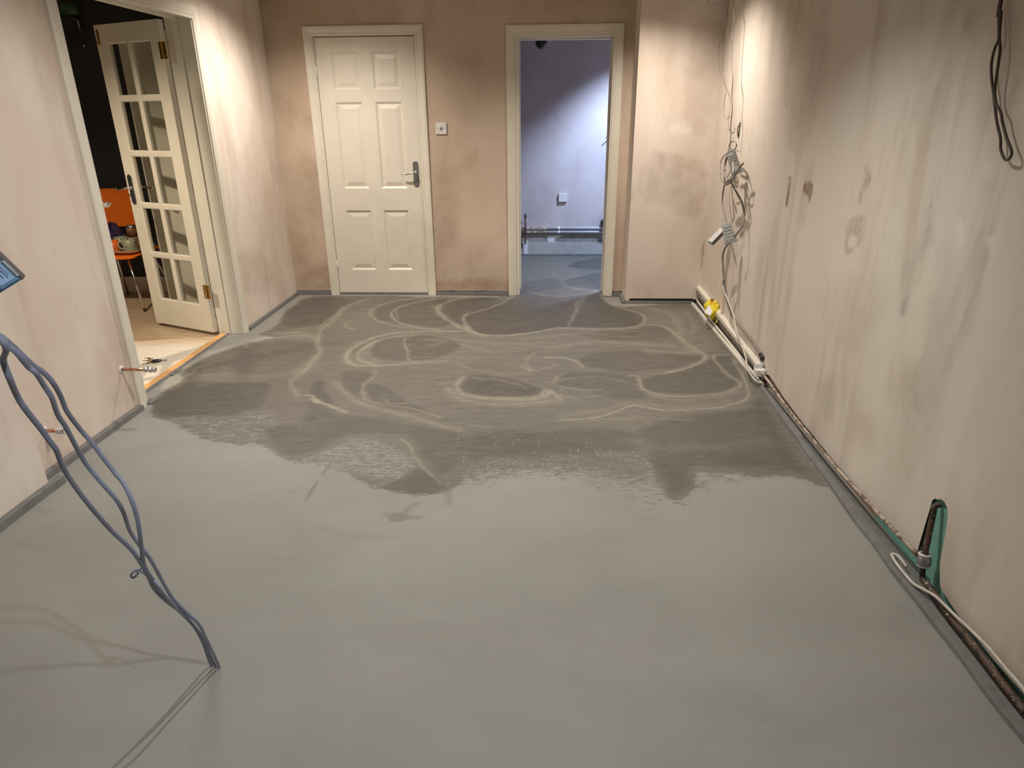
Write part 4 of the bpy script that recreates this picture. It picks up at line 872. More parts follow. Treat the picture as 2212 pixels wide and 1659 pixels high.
# ---- keys on the laminate
kc = Vector(hit(338, 781, 2, 0)); t = thing('key_bunch', 'bunch of keys with a black fob on the pale boards behind the threshold', 'keys', (kc.x, kc.y, -.003))
q = MB().lathe([(0, 0), (.012, .001), (.020, .006), (.020, .011), (.012, .016), (0, .017)], Matrix.Rotation(.5, 4, 'Z') @ Matrix.Diagonal((1.5, .95, 1, 1)), 18, False).build('key_fob', M['black']); q.parent = t
q = MB().box((.026, -.004, .004), (.062, .004, .007), Matrix.Rotation(.45, 4, 'Z')).build('key_blade', M['satin']); q.parent = t
for k, (a, tl) in enumerate(((2.7, .1), (3.05, .2), (3.5, .05), (3.9, .15))):
    R4 = Matrix.Rotation(a, 4, 'Z') @ Matrix.Rotation(-tl, 4, 'Y'); mb = MB(); mb.lathe([(.011, .004+k*.002), (.011, .006+k*.002)], Matrix.Translation((0, 0, 0)) @ R4 @ Matrix.Translation((.042, 0, .004)), 12)
    mb.box((.050, -.0035, .008+k*.002), (.078, .0035, .010+k*.002), R4); mb.box((.066, -.006, .008+k*.002), (.070, -.003, .010+k*.002), R4); q = mb.build('key', M['brass'] if k % 2 else M['satin']); q.parent = t
q = MB().tube([(.014*math.cos(a)-.028, .014*math.sin(a), .012) for a in np.linspace(0, 2*math.pi, 12)[:-1]], .0012, 6, closed=True).build('key_ring', M['chrome']); q.parent = t

# ---- orange chair with a loaded tray, in the next room
cx0, cx1, cy0, cy1, sz = -3.64, -3.155, 5.09, 5.50, .442
t = thing('chair', 'orange plastic shell chair with thin chrome legs against the charcoal wall', 'chair', (-3.40, 5.28, -.004))
def P_(mb, nm, mt, **k): o = mb.build(nm, M[mt], **k); o.parent = t; o.location = Vector((0, 0, 0)); return o
o0 = Vector((-3.40, 5.28, -.004))
def grid(fn, nu, nv, th, off):
    vs_ = []; fs = []
    for s_ in (0, 1):
        for i in range(nu+1):
            for j in range(nv+1): p = Vector(fn(i/nu, j/nv)); n = Vector(off(i/nu, j/nv)); vs_.append(tuple(p+n*th*s_-o0))
    K = (nu+1)*(nv+1); id_ = lambda s_, i, j: s_*K+i*(nv+1)+j
    for i in range(nu):
        for j in range(nv): fs.append((id_(0, i, j), id_(0, i+1, j), id_(0, i+1, j+1), id_(0, i, j+1))); fs.append((id_(1, i, j), id_(1, i, j+1), id_(1, i+1, j+1), id_(1, i+1, j)))
    for i in range(nu): fs.append((id_(0, i, 0), id_(1, i, 0), id_(1, i+1, 0), id_(0, i+1, 0))); fs.append((id_(0, i, nv), id_(0, i+1, nv), id_(1, i+1, nv), id_(1, i, nv)))
    for j in range(nv): fs.append((id_(0, 0, j), id_(0, 0, j+1), id_(1, 0, j+1), id_(1, 0, j))); fs.append((id_(0, nu, j), id_(1, nu, j), id_(1, nu, j+1), id_(0, nu, j+1)))
    return MB().add(vs_, fs, False)
def seatf(u, v):
    xx = cx0+(cx1-cx0)*u; yy_ = cy0+(cy1-cy0)*v; e = abs(2*u-1); fr = max(0, 1-v*5)
    return (xx-(.035*(2*u-1))*max(0, fr)**2, yy_, sz+.012*e**4-.020*fr**2*(1-.0*e))
P_(grid(seatf, 14, 10, -.014, lambda u, v: (0, 0, 1)), 'seat', 'orange', bevel=.004)
def backf(u, v):
    w = .205+.02*math.sin(v*3.1)-.025*max(0, v-.75)*4*abs(2*u-1)**3; xx = -3.525+w*(2*u-1)
    return (xx, 5.515-.035*(2*u-1)**2+.05*v, .60+.30*v-.02*abs(2*u-1)**4*v)
P_(grid(backf, 14, 8, .010, lambda u, v: (0, 1, 0)), 'backrest', 'orange', bevel=.003)
P_(MB().tube([tuple(Vector(q)-o0) for q in [(-3.66, 5.53, .70), (-3.66, 5.53, .50), (-3.60, 5.50, .425), (-3.60, 5.40, .422)]], .009, 10), 'back_support', 'chrome')
P_(MB().tube([tuple(Vector(q)-o0) for q in [(-3.37, 5.53, .70), (-3.37, 5.53, .50), (-3.25, 5.50, .425), (-3.25, 5.40, .422)]], .009, 10), 'back_support', 'chrome')
for a, b in (((-3.263, 5.125, .425), (-3.187, 5.078, .006)), ((-3.56, 5.125, .425), (-3.63, 5.078, .006)), ((-3.263, 5.44, .425), (-3.19, 5.60, .006)), ((-3.56, 5.44, .425), (-3.63, 5.60, .006))):
    l = P_(MB().tube([tuple(Vector(a)-o0), tuple(Vector(b)-o0)], .0095, 10, spline=False), 'leg', 'chrome')
    f = MB().lathe([(.011, -.003), (.011, .010), (.009, .012)], Matrix.Translation(Vector(b)-o0), 10).build('rubber_foot', M['black']); f.parent = l
SY = 5.22
def at5(u, v, y=SY): return Vector(hit(u, v, 1, y))
tz = sz+.002
tr = MB(); ring_ = []
def rrect(w, d, r, n=5): return [(sx*(w-r)+r*math.cos(a), sy*(d-r)+r*math.sin(a)) for sx, sy, a0 in ((1, 1, 0), (-1, 1, 1), (-1, -1, 2), (1, -1, 3)) for a in np.linspace(a0*math.pi/2, (a0+1)*math.pi/2, n)]
L1, L2, L3 = rrect(.20, .135, .05), rrect(.225, .16, .06), rrect(.218, .153, .06); n_ = len(L1)
vs_ = [(x, y, 0) for x, y in L1]+[(x, y, .022) for x, y in L2]+[(x, y, .022) for x, y in L3]+[(x, y, .005) for x, y in rrect(.195, .13, .05)]
fs = [tuple(range(n_))[::-1], tuple(range(3*n_, 4*n_))]+[(k*n_+i, k*n_+(i+1) % n_, (k+1)*n_+(i+1) % n_, (k+1)*n_+i) for k in range(3) for i in range(n_)]
q = tr.add(vs_, fs).build('tray', M['tray'], label='cream tray carrying mugs and jars on the seat of the orange chair', cat='tray'); q.location = (-3.385, 5.245, sz+.014)
TZ = sz+.014+.0055
def mug(x, y, z, r, h, mat, label, ha, group=None):
    t = thing('mug', label, 'mug', (x, y, z), group)
    q = MB().lathe([(0, 0), (r*.8, 0), (r*.95, h*.15), (r, h*.5), (r*.97, h), (r*.88, h), (r*.9, h*.5), (r*.8, .008), (0, .008)], None, 24, False).build('mug_body', M[mat]); q.parent = t
    d = Vector((math.cos(ha), math.sin(ha), 0)); up = Vector((0, 0, 1))
    q = MB().tube([tuple(d*r*.93+up*h*.8), tuple(d*(r+.022)+up*h*.78), tuple(d*(r+.030)+up*h*.5), tuple(d*(r+.018)+up*h*.25), tuple(d*r*.93+up*h*.22)], .006, 8).build('mug_handle', M[mat]); q.parent = t
pA = at5(279.5, 525, 5.18); pB = at5(254, 525, 5.17); pC = at5(262, 520, 5.27)
mug(pA.x, 5.18, TZ, .050, .095, 'dotted', 'green mug with black spots at the right end of the tray', math.radians(200))
mug(pC.x-.012, 5.278, TZ, .046, .092, 'dotted', 'green spotted mug with its handle showing, behind the orange mug', math.radians(-50))
mug(pB.x-.03, 5.160, TZ, .046, .085, 'mug_orange', 'plain orange mug at the front of the tray beside the doorway frame', math.radians(170))
q = None
def jar(x, y, z, r, h, label):
    t = thing('jar', label, 'jar', (x, y, z)); b = MB().lathe([(0, 0), (r, .002), (r, h*.75), (r*.85, h*.82), (r*.85, h*.86), (0, h*.86)], None, 20, False).build('jar_body', M['brown_food']); b.parent = t
    b = MB().lathe([(r*.92, h*.84), (r*.92, h), (0, h+.001)], None, 20, False).build('lid', M['satin']); b.parent = t
b = MB().box((-.055, -.028, 0), (.075, .030, .085)).build('storage_tub', M['brown_food'], bevel=.008, label='low brown tub standing behind the spotted mugs under the jar', cat='tub'); b.location = (at5(280, 520, 5.33).x+.015, 5.362, TZ+.001)
jar(at5(278, 490, 5.33).x, 5.362, TZ+.0865, .040, .085, 'squat jar with a metal lid on the tub behind the spotted mugs')
# a crumpled purple bag of sweets leaning on the tub
vs_ = []; nu, nv = 12, 10
bx = at5(250, 500, 5.30).x
pk = MB(); pts = []
for i in range(nu):
    a = 2*math.pi*i/nu
    for j in range(nv):
        zf = j/(nv-1); rr_ = (.075*math.sin(math.pi*(.12+.80*zf))**.6)*(1+.22*math.sin(3*a+5*zf)+.12*math.sin(7*a-9*zf)); pts.append((rr_*math.cos(a)*1.1-.02*zf, rr_*math.sin(a)*.6, .19*zf+.012*math.sin(5*a)*zf))
fs = [(i*nv+j, ((i+1) % nu)*nv+j, ((i+1) % nu)*nv+j+1, i*nv+j+1) for i in range(nu) for j in range(nv-1)]+[tuple(i*nv for i in range(nu))[::-1], tuple(i*nv+nv-1 for i in range(nu))]
q = pk.add(pts, fs, False).build('snack_bag', M['purple'], label='crumpled dark purple bag with orange contents beside the doorway frame on the tray', cat='bag'); q.location = (bx-.055, 5.36, TZ+.001); 
tg = MB().box((-.014, -.001, 0), (.014, .001, .034), Matrix.Rotation(.25, 4, 'Y')).build('price_tag', M['yellow']); tg.parent = q; tg.location = (-.035, -.062, .05)
tg = MB().lathe([(0, 0), (.03, .01), (.033, .03), (.02, .055), (0, .06)], None, 10, False).build('bag_window', M['mug_orange']); tg.parent = q; tg.location = (-.045, -.030, .07)

# ---- rack and bottle high on the charcoal wall
r0 = Vector(hit(160, 60, 1, 5.62)); t = thing('wall_rack', 'dark wire rack with a strut fixed high on the charcoal wall', 'rack', (-3.60, 5.7195, 2.03))
def wr_(pts, r, nm, mt='dark_metal', spline=False):
    q = MB().tube([tuple(Vector(p)-Vector((-3.60, 5.7195, 2.03))) for p in pts], r, 8, spline=spline).build(nm, M[mt]); q.parent = t; return q
def g(u, v, y=5.62): return tuple(hit(u, v, 1, y))
wr_([g(167, 42, 5.60), g(178, 76, 5.70)], .009, 'strut', 'satin'); wr_([g(139, 36), g(165, 70, 5.70)], .003, 'wire'); wr_([g(150, 40), g(170, 66, 5.70)], .003, 'wire')
wr_([g(150, 84, 5.69), g(180, 92, 5.69)], .005, 'rail'); wr_([g(152, 90, 5.69), g(180, 96, 5.69)], .005, 'rail')
wr_([g(120, 33, 5.55), g(172, 42, 5.55), g(174, 40, 5.715), g(120, 31, 5.715)], .007, 'shelf_frame')
a_ = Vector(g(182, 99, 5.70)); q = MB().lathe([(0, -.012), (.012, -.006), (.014, .006), (0, .014)], Matrix.Translation(a_-Vector((-3.60, 5.7195, 2.03))), 12, False).build('hook_knob', M['satin']); q.parent = t
gb = Vector(g(150, 22, 5.62)); s0 = Vector(g(150, 36, 5.62))
q = MB().lathe([(0, 0), (.055, .002), (.062, .03), (.058, .055), (.035, .075), (0, .08)], Matrix.Diagonal((1.35, .7, 1, 1)), 20, False).build('helmet_shaped_tin', M['green_bottle'], label='dark green rounded tin lying on the wire rack on the charcoal wall', cat='tin'); q.location = (gb.x, 5.62, s0.z+.012); q.name = 'rounded_tin'

# ---- hanging grey supply cables rising from the screed
dy = [735, 800, 880, 950, 1040, 1146, 1245, 1330, 1437]; dd = [.79, .86, .99, 1.12, 1.29, 1.47, 1.63, 1.765, 1.904]
def dep(v): return float(np.interp(v, dy, dd))
def cab(pts, off=0): return [atd(u, v, dep(v)+off) for u, v in pts]
base_pt = hit(470, 1437, 2, -.012)
boxc = Vector(atd(-14, 612, .80))
c1 = [(2, 733), (7, 779), (21, 818), (38, 857), (55, 884), (89, 927), (106, 951), (122, 973), (135, 1007), (157, 1043), (193, 1091), (241, 1146), (282, 1185), (306, 1219), (320, 1245), (334, 1273), (363, 1301), (403, 1332), (434, 1378), (451, 1424), (459, 1436)]
c2 = [(2, 731), (14, 744), (34, 760), (46, 774), (62, 793), (78, 806), (96, 834), (112, 859), (125, 896), (142, 922), (166, 968), (186, 1002), (217, 1040), (251, 1079), (268, 1110), (282, 1149), (306, 1183), (327, 1211), (347, 1248), (372, 1291), (402, 1322), (430, 1349), (447, 1383), (469, 1429), (473, 1437)]
c3 = [(4, 728), (16, 738), (36, 755), (52, 771), (72, 789), (96, 806), (116, 829), (132, 858), (145, 889), (173, 927), (200, 958), (224, 990), (248, 1021), (267.5, 1045), (284, 1079), (296, 1117), (302, 1151), (305, 1176), (312, 1222), (330, 1252), (352, 1282), (378, 1311), (410, 1342), (436, 1375), (455, 1418), (466, 1437)]
top_ = [tuple(boxc+Vector((-.10, .02, -.17))), tuple(boxc+Vector((-.055, .0, -.13)))]
d1_ = [.8, .84, .86, .9, .92, .96, .98, 1.0, 1.04, 1.09, 1.15, 1.24, 1.3, 1.35, 1.41, 1.48, 1.56, 1.65, 1.76, 1.88, 1.9]
d2_ = [.95, .96, .97, .98, 1.0, 1.01, 1.04, 1.06, 1.1, 1.13, 1.19, 1.23, 1.25, 1.27, 1.31, 1.37, 1.41, 1.45, 1.5, 1.57, 1.63, 1.67, 1.75, 1.87, 1.895]
d3_ = [.98, .99, 1.01, 1.02, 1.04, 1.06, 1.08, 1.12, 1.15, 1.2, 1.22, 1.23, 1.24, 1.24, 1.24, 1.25, 1.27, 1.30, 1.36, 1.43, 1.51, 1.59, 1.67, 1.75, 1.85, 1.9]
for pts, dl, lab, tail in ((c1, d1_, 'blue-grey cable rising from the screed, lowest and leftmost of the three', 0), (c2, d2_, 'blue-grey cable rising from the screed, middle one of the three', .012), (c3, d3_, 'blue-grey cable rising from the screed, bowing out furthest right of the three', .024)):
    P = [atd(u, v, d) for (u, v), d in zip(pts, dl)]; st = Vector(P[0]); P = [(-.86-tail, .80, CEIL-.001), (-.86-tail, .80, 1.9), (st.x-.10-tail, st.y+.02, 1.42), (st.x-.075, st.y+.01, st.z+.06)]+P
    e = Vector(P[-1]); P[-1] = (e.x, e.y, -.006); P[-2] = (P[-2][0], P[-2][1], max(P[-2][2], .004))
    q = MB().tube(P, .0041, 12, .8).build('power_cable', M['grey_cable'], loc=P[-1], label=lab, cat='cable', group='three grey cables rising from the floor')
# a thin loose tail curling off the cables
P = [atd(u, v, 1.43) for u, v in [(347, 1270), (330, 1252), (312, 1238), (300, 1232), (290, 1234), (283, 1242), (286, 1248), (293, 1245), (298, 1237)]]
MB().tube(P, .0030, 8, .5).build('cable_tail', M['grey_cable'], loc=P[0], label='small grey cable end curled into a ring beside the rising cables', cat='cable')
P = [atd(u, v, 1.36) for u, v in [(306, 1196), (311, 1206), (309, 1218), (303, 1231)]]
MB().tube(P, .0012, 6).build('cable_wire', M['bluebox'], loc=P[0], label='hair-thin blue wire between the rising cables', cat='wire')
# connector box hanging at the left edge, on its cable from the ceiling
t = thing('connector_box', 'blue-grey connector box with a printed pale label hanging at the left edge', 'connector box', tuple(boxc))
R_b, U_b, F_b = Vector(BR), Vector(BU), Vector(BF)
D_l = Vector(ray(20, 600)).normalized(); R_l = (R_b-D_l*R_b.dot(D_l)).normalized(); U_l = R_l.cross(D_l).normalized()
a_ax = (R_l*.60-U_l*.78+D_l*.14).normalized(); b_ax = (R_l*-.88-U_l*.40+D_l*.26); b_ax = (b_ax-a_ax*b_ax.dot(a_ax)).normalized(); n_ax = a_ax.cross(b_ax)
if n_ax.dot(D_l) > 0: n_ax = -n_ax
MX = Matrix((a_ax, b_ax, n_ax)).transposed().to_4x4()
corner = Vector(atd(43, 603, .80))-boxc      # the right-hand bottom corner of the label face
def bx_(a0, b0, n0, a1, b1, n1, mt, nm, **k):
    q = MB().box((a0, b0, n0), (a1, b1, n1), Matrix.Translation(corner) @ MX).build(nm, M[mt], **k); q.parent = t; return q
bx_(-.031, 0, -.012, 0, .070, 0, 'bluebox', 'box_body', bevel=.0012)
bx_(-.034, -.0040, -.013, .002, -.0003, -.001, 'boxdark', 'end_cap', bevel=.0006); bx_(-.026, -.0030, -.0005, -.004, -.0006, .0012, 'boxgrey', 'end_rib')
bx_(.0003, 0, -.011, .0020, .070, -.002, 'bluebox', 'side_flange')
lb = bx_(-.0275, .003, .0001, -.004, .020, .0006, 'label', 'paper_label')
mb = MB()
for k, (b0, b1, a0, a1) in enumerate([(.005, .0056, -.024, -.010), (.0075, .0084, -.020, -.008), (.0100, .0106, -.025, -.016), (.0118, .0127, -.020, -.010), (.0145, .0152, -.023, -.012), (.0168, .0174, -.022, -.014)]): mb.box((a0, b0, .0006), (a1, b1, .0008), Matrix.Translation(corner) @ MX)
q = mb.build('printed_lines', M['ink']); q.parent = lb
bx_(-.031, .0225, .0001, 0, .0235, .0004, 'ink', 'body_groove')
mb = MB(); top = (boxc.x-.10, boxc.y-.02, CEIL-.0005); e_ = Vector(corner)+MX.to_3x3() @ Vector((-.015, .070, -.011))
mb.tube([tuple(e_), tuple(e_+b_ax*.02), (e_.x-.05, e_.y, e_.z+.09), (top[0]-boxc.x+.005, top[1]-boxc.y, .5), (top[0]-boxc.x, top[1]-boxc.y, top[2]-boxc.z)], .0045, 10); q = mb.build('supply_flex', M['grey_cable']); q.parent = t

# ---- hanging brown looped cable, upper right
pts = [(2161, 0), (2158, 36), (2157, 84), (2149, 104), (2142, 135), (2142, 169), (2146, 200), (2149, 229), (2153.6, 265), (2161, 297), (2161.6, 321), (2167, 338), (2174, 346), (2182.5, 340), (2185, 326), (2175, 299), (2165.7, 265), (2162, 244), (2152, 224), (2149, 198), (2152, 169), (2157, 135), (2160.5, 104), (2159, 80), (2163, 24), (2164, 0)]
P = [tuple(Vector(hit(u, v, 0, XR-.016-(.008 if 12 < i else 0)))) for i, (u, v) in enumerate(pts)]
P = [(P[0][0], P[0][1]+.03, CEIL-.001), (P[0][0], P[0][1]+.02, 2.1)]+P+[(P[-1][0], P[-1][1]+.02, 2.1), (P[-1][0], P[-1][1]+.03, CEIL-.001)]
MB().tube(P, .0036, 10).build('looped_cable', M['brown_cable'], loc=P[0], label='dark brown cable hanging down in a long narrow loop at the upper right wall', cat='cable')

# ---- cable bundle on the right wall near the corner
XW = 1.172
def w_(u, v, dx=0): return tuple(hit(u, v, 0, XW+dx))
def cable(pts, r, mat, label, dx=0, name='cable', flat=1, group=None, fan=None):
    P = [w_(u, v, fan[i] if fan else dx) for i, (u, v) in enumerate(pts)]
    return MB().tube(P, r, 10, flat).build(name, M[mat], loc=P[0], label=label, cat='cable', group=group), P
pts = [(1584, 0), (1586, 31), (1583, 72), (1581, 102), (1580, 143), (1583, 170), (1581, 205), (1582, 236), (1579, 266), (1578, 303), (1576, 322), (1574, 335)]
P = [w_(*q) for q in pts]; P = [(P[0][0], P[0][1]-.01, CEIL-.001)]+P
MB().tube(P, .0035, 10).build('cable', M['dust_cable'], loc=P[0], label='grey cable running down from the ceiling to the coiled bundle near the corner', cat='cable')
pts = [(1573.6, 0), (1570.6, 41), (1561, 78), (1553, 102), (1553, 133), (1557, 160), (1567.5, 193), (1565.5, 215), (1563, 240), (1565.5, 252), (1571, 257), (1576, 252), (1574, 246)]
P = [w_(*q, .03) for q in pts]; P = [(P[0][0], P[0][1], CEIL-.001)]+P
MB().tube(P, .0019, 8).build('cable', M['dust_cable'], loc=P[0], label='thin wavy wire hanging left of the corner cable and ending in a hook', cat='wire')
mb = MB().tube([w_(1599, 284), w_(1597, 280)], .003, 6)
hc = Vector(hit(1597, 281, 0, XR-.0005)); t = thing('wall_hole', 'small oblong hole in the right wall with bare wires in it', 'hole', tuple(hc))
q = MB().prism([(x*.9, z) for x, z in plate_poly(.035, .10)], .002, Matrix.Rotation(math.radians(90), 4, 'Z')).build('recess', M['black']); q.parent = t
q = MB().tube([(-.004, -.008, .03), (-.012, 0, .02), (-.010, .006, -.01), (-.004, .002, -.04)], .003, 8).build('bare_wire', M['copper']); q.parent = t
# coil loops (one tied hank of cable)
t = thing('cable_hank', 'tied hank of grey cable loops around a ribbed connector near the corner', 'cable coil', w_(1580, 355))
o1 = Vector(w_(1580, 355))
def hk(pts, r, nm='cable_loop', closed=False, dxs=0, mat='dust_cable'):
    q = MB().tube([tuple(Vector(w_(u, v, dxs+.010*math.sin(i*1.3)))-o1) for i, (u, v) in enumerate(pts)], r, 8, closed=closed).build(nm, M[mat]); q.parent = t
hk([(1574, 330), (1575, 315), (1581, 306), (1588, 306), (1591, 313), (1588, 321), (1581, 324)], .0035)
hk([(1572, 330), (1563, 338), (1557, 352), (1556, 372), (1558, 388), (1564, 394), (1568, 396)], .0034, dxs=-.01)
hk([(1574, 330), (1569, 340), (1565, 355), (1563, 372), (1565, 385), (1566, 394)], .0042)
hk([(1574, 330), (1570, 345), (1566, 362), (1568, 378), (1572, 388)], .0042, dxs=.01)
hk([(1585, 321), (1592, 324), (1598, 334), (1599, 352), (1596, 362), (1590, 370)], .0028, mat='white_cable')
hk([(1582, 322), (1584, 335), (1583, 352), (1584, 370), (1580, 382), (1570, 391), (1566, 396)], .0042, dxs=-.022, mat='white_cable')
hk([(1586, 322), (1590, 338), (1588, 356), (1589, 372), (1582, 386), (1572, 393)], .0042, dxs=-.018)
hk([(1583, 322), (1588, 345), (1593, 365), (1588, 380), (1580, 390), (1568, 397)], .0042, dxs=-.01)
hk([(1572, 323), (1577, 328), (1583, 324), (1577, 320)], .0045, 'cable_tie', dxs=-.02)
hk([(1565, 395), (1572, 390), (1581, 391), (1576, 396), (1568, 399)], .0060, 'cable_tie', dxs=-.02)
hk([(1578, 368), (1573, 380), (1571, 386)], .0025)
hk([(1592, 368), (1600, 360), (1606, 352)], .0050, 'cable_stub')
def ribbed(t, c, up, side, w0, w1, h, d, o, ribs=6):
    """tapered ribbed plug-like connector; up/side unit vectors; parts into t"""
    nrm = up.cross(side).normalized(); nrm = nrm if nrm.dot(F_b) < 0 else -nrm
    def pt(a, b, n): return tuple(c+side*a+up*b+nrm*n-o)
    mb = MB(); mb.add([pt(-w0/2, h/2, -d/2), pt(w0/2, h/2, -d/2), pt(w1/2, -h/2, -d/2), pt(-w1/2, -h/2, -d/2), pt(-w0/2, h/2, d/2), pt(w0/2, h/2, d/2), pt(w1/2, -h/2, d/2), pt(-w1/2, -h/2, d/2)], [(0, 1, 2, 3), (7, 6, 5, 4), (0, 4, 5, 1), (1, 5, 6, 2), (2, 6, 7, 3), (3, 7, 4, 0)])
    q = mb.build('connector_body', M['boxgrey'], bevel=.003); q.parent = t
    for k in range(ribs):
        f = (k+.7)/ribs*.8+.05; w = w0+(w1-w0)*f; b = h/2-h*f; mb = MB()
        mb.add([pt(-w*.40, b-.0022, d/2), pt(w*.40, b-.0022, d/2), pt(w*.40, b+.0022, d/2), pt(-w*.40, b+.0022, d/2), pt(-w*.38, b-.001, d/2+.004), pt(w*.38, b-.001, d/2+.004), pt(w*.38, b+.001, d/2+.004), pt(-w*.38, b+.001, d/2+.004)], [(0, 1, 5, 4), (1, 2, 6, 5), (2, 3, 7, 6), (3, 0, 4, 7), (4, 5, 6, 7), (3, 2, 1, 0)])
        r_ = mb.build('grip_rib', M['pvc']); r_.parent = q
    return q
upv = (U_b*.93-R_b*.30).normalized(); sdv = (R_b*.90+U_b*.26-F_b*.2); sdv = (sdv-upv*sdv.dot(upv)).normalized()
ribbed(t, Vector(w_(1586, 353, -.004)), upv, sdv, .050, .072, .135, .030, o1, 7)
# cables below the hank
cable([(1565, 399), (1561, 423), (1560.5, 441), (1564, 459), (1569.5, 482), (1571, 488)], .0050, 'dust_cable', 'dusty cable dropping from the hank into the top of the lower grey connector', .0)
P = [w_(*q, d) for q, d in (((1580, 393), 0), ((1592, 417), .01), ((1602, 436), .03), ((1607, 455), .05), ((1607.5, 470), .045), ((1603, 489), .03), ((1594, 502), .01), ((1586, 512), 0))]
MB().tube(P, .0068, 10, .6).build('cable', M['dust_cable'], loc=P[0], label='thick flat cable bowing right from the hank back to the lower connector', cat='cable')
t = thing('cable_connector', 'ribbed grey connector with its open lid box hanging halfway down the corner cables', 'connector', w_(1573, 502)); o2 = Vector(w_(1573, 502))
upv2 = (U_b*.95-R_b*.26).normalized(); sd2 = (R_b*.92+U_b*.25-F_b*.25); sd2 = (sd2-upv2*sd2.dot(upv2)).normalized()
ribbed(t, Vector(w_(1574, 504, -.01)), upv2, sd2, .050, .084, .125, .042, o2, 5)
c3_ = Vector(w_(1548, 511, -.012)); la = (R_b*.70+U_b*.72).normalized(); lb_ = (R_b*.42-U_b*.42-F_b*.6); lb_ = (lb_-la*lb_.dot(la)).normalized(); MM = Matrix((la, lb_, la.cross(lb_))).transposed().to_4x4()
mb = MB(); mb.box((-.062, -.020, -.016), (.062, .020, .016), Matrix.Translation(c3_-o2) @ MM); lid = mb.build('lid_box', M['boxgrey'], bevel=.003); lid.parent = t
mb = MB(); mb.box((-.060, .0203, -.014), (.058, .0222, .014), Matrix.Translation(c3_-o2) @ MM); q = mb.build('lid_opening', M['boxdark']); q.parent = lid
for f in (-.02, .035):
    q = MB().box((f, -.0215, -.004), (f+.006, -.0202, .004), Matrix.Translation(c3_-o2) @ MM).build('screw_head', M['boxdark']); q.parent = lid
pts = [(1576, 524), (1565, 538.5), (1561, 556.6), (1562, 575), (1563, 592), (1565, 613), (1570, 644), (1576.5, 671), (1588, 692), (1603.5, 712), (1619, 729), (1634, 750), (1645, 768)]
dxs = [0, 0, .005, .01, .015, .02, .03, .04, .05, .06, .065, .07, .07]
P = [w_(u, v, d) for (u, v), d in zip(pts, dxs)]
MB().tube(P, [.0060, .0088], 10).build('cable', M['dust_cable'], loc=P[0], label='dark grey cable sweeping down from the lower connector to the end of the duct', cat='cable')
pts = [(1577, 526), (1577, 542), (1574.5, 565), (1568, 592), (1561.5, 611), (1565, 629), (1574, 652), (1584, 680), (1588, 700), (1592, 719), (1603.5, 748), (1611, 771.5), (1615, 795), (1625, 814), (1638, 825.6), (1650, 828)]
dxs = [0, .005, .01, .01, .015, .02, .03, .03, .03, .025, .02, .01, .005, .01, .03, .06]
P = [w_(u, v, d) for (u, v), d in zip(pts, dxs)]
MB().tube(P, .0062, 10, .7).build('cable', M['white_cable'], loc=P[0], label='white flat cable falling past the duct and looping over the floor strip', cat='cable')

# ---- duct, pipes and the yellow sleeve at the foot of the right wall
def wx(u, v, x): return Vector(hit(u, v, 0, x))
t = thing('cable_duct', 'white rectangular duct along the foot of the right wall at the far end', 'duct', (XR-.02, 4.5, .10))
zf, zn = .148, .098
y0, y1 = 5.366, 3.66
def sk(y, a): return a+(zn-zf)*(y0-y)/(y0-y1)
vs_ = []
for y in (y0, y1):
    for x, dz_ in ((XR-.0005, zf), (XR-.034, zf-.003), (XR-.034, zf-.030), (XR-.0005, zf-.030)): vs_.append((x-(XR-.02), y-4.5, sk(y, dz_)-.10))
q = MB().add(vs_, [(0, 1, 2, 3), (7, 6, 5, 4), (0, 4, 5, 1), (1, 5, 6, 2), (2, 6, 7, 3), (3, 7, 4, 0)]).build('duct_body', M['white'], bevel=.002); q.parent = t
mb = MB(); mb.box((-.034, -.86, -.012), (.010, -.842, .012)); mb.box((-.036, -.90, -.050), (.018, -.845, -.012)); q = mb.build('end_socket', M['pvc'], bevel=.002); q.parent = t
e = Vector(P[0]); q = MB().tube([tuple(Vector(w_(1643, 766, .07))-Vector((XR-.02, 4.5, .10))), tuple(Vector(w_(1648, 776, .07))-Vector((XR-.02, 4.5, .10)))], .0135, 12, spline=False).build('cable_gland', M['black']); q.parent = t
px_ = [(1503, 629), (1560, 697), (1600, 748), (1654, 816), (1690, 866), (1727, 914), (1799, 1001), (1865, 1074), (1940, 1155), (1984, 1197)]
P = [tuple(wx(u, v, 1.222)) for u, v in px_]; P[0] = (1.222, 5.362, P[0][2])
MB().tube(P, .0068, 12).build('wall_pipe', M['pipe_plaster'], loc=P[-1], label='plaster-splashed pipe running along the foot of the right wall up to the grey fitting', cat='pipe')
px_ = [(1507, 650), (1540, 697), (1575, 742), (1620, 800), (1648, 836)]
P = [tuple(wx(u, v, 1.228)) for u, v in px_]; P[0] = (1.228, 5.362, P[0][2])
MB().tube([(p[0], p[1], max(p[2], .016)) for p in P], .0085, 10).build('wall_pipe', M['white_dirty'], loc=P[-1], label='thin off-white pipe lowest at the far end of the right wall', cat='pipe')
px_ = [(1992, 1250), (2015, 1278), (2051, 1330), (2080, 1366), (2116, 1410), (2160, 1468), (2212, 1535)]
P = [wx(u, v, 1.222) for u, v in px_]; P = [(p.x, p.y, max(p.z, .020)) for p in P]+[(1.222, 1.0, .02), (1.222, -1.5, .02)]
MB().tube(P, .0100, 14).build('wall_pipe', M['pipe_rust'], loc=P[0], label='dark rusty pipe from the grey fitting to the bottom right corner', cat='pipe')
v0 = wx(2019, 1094, XR-.010); v1 = wx(1998, 1198, 1.222)
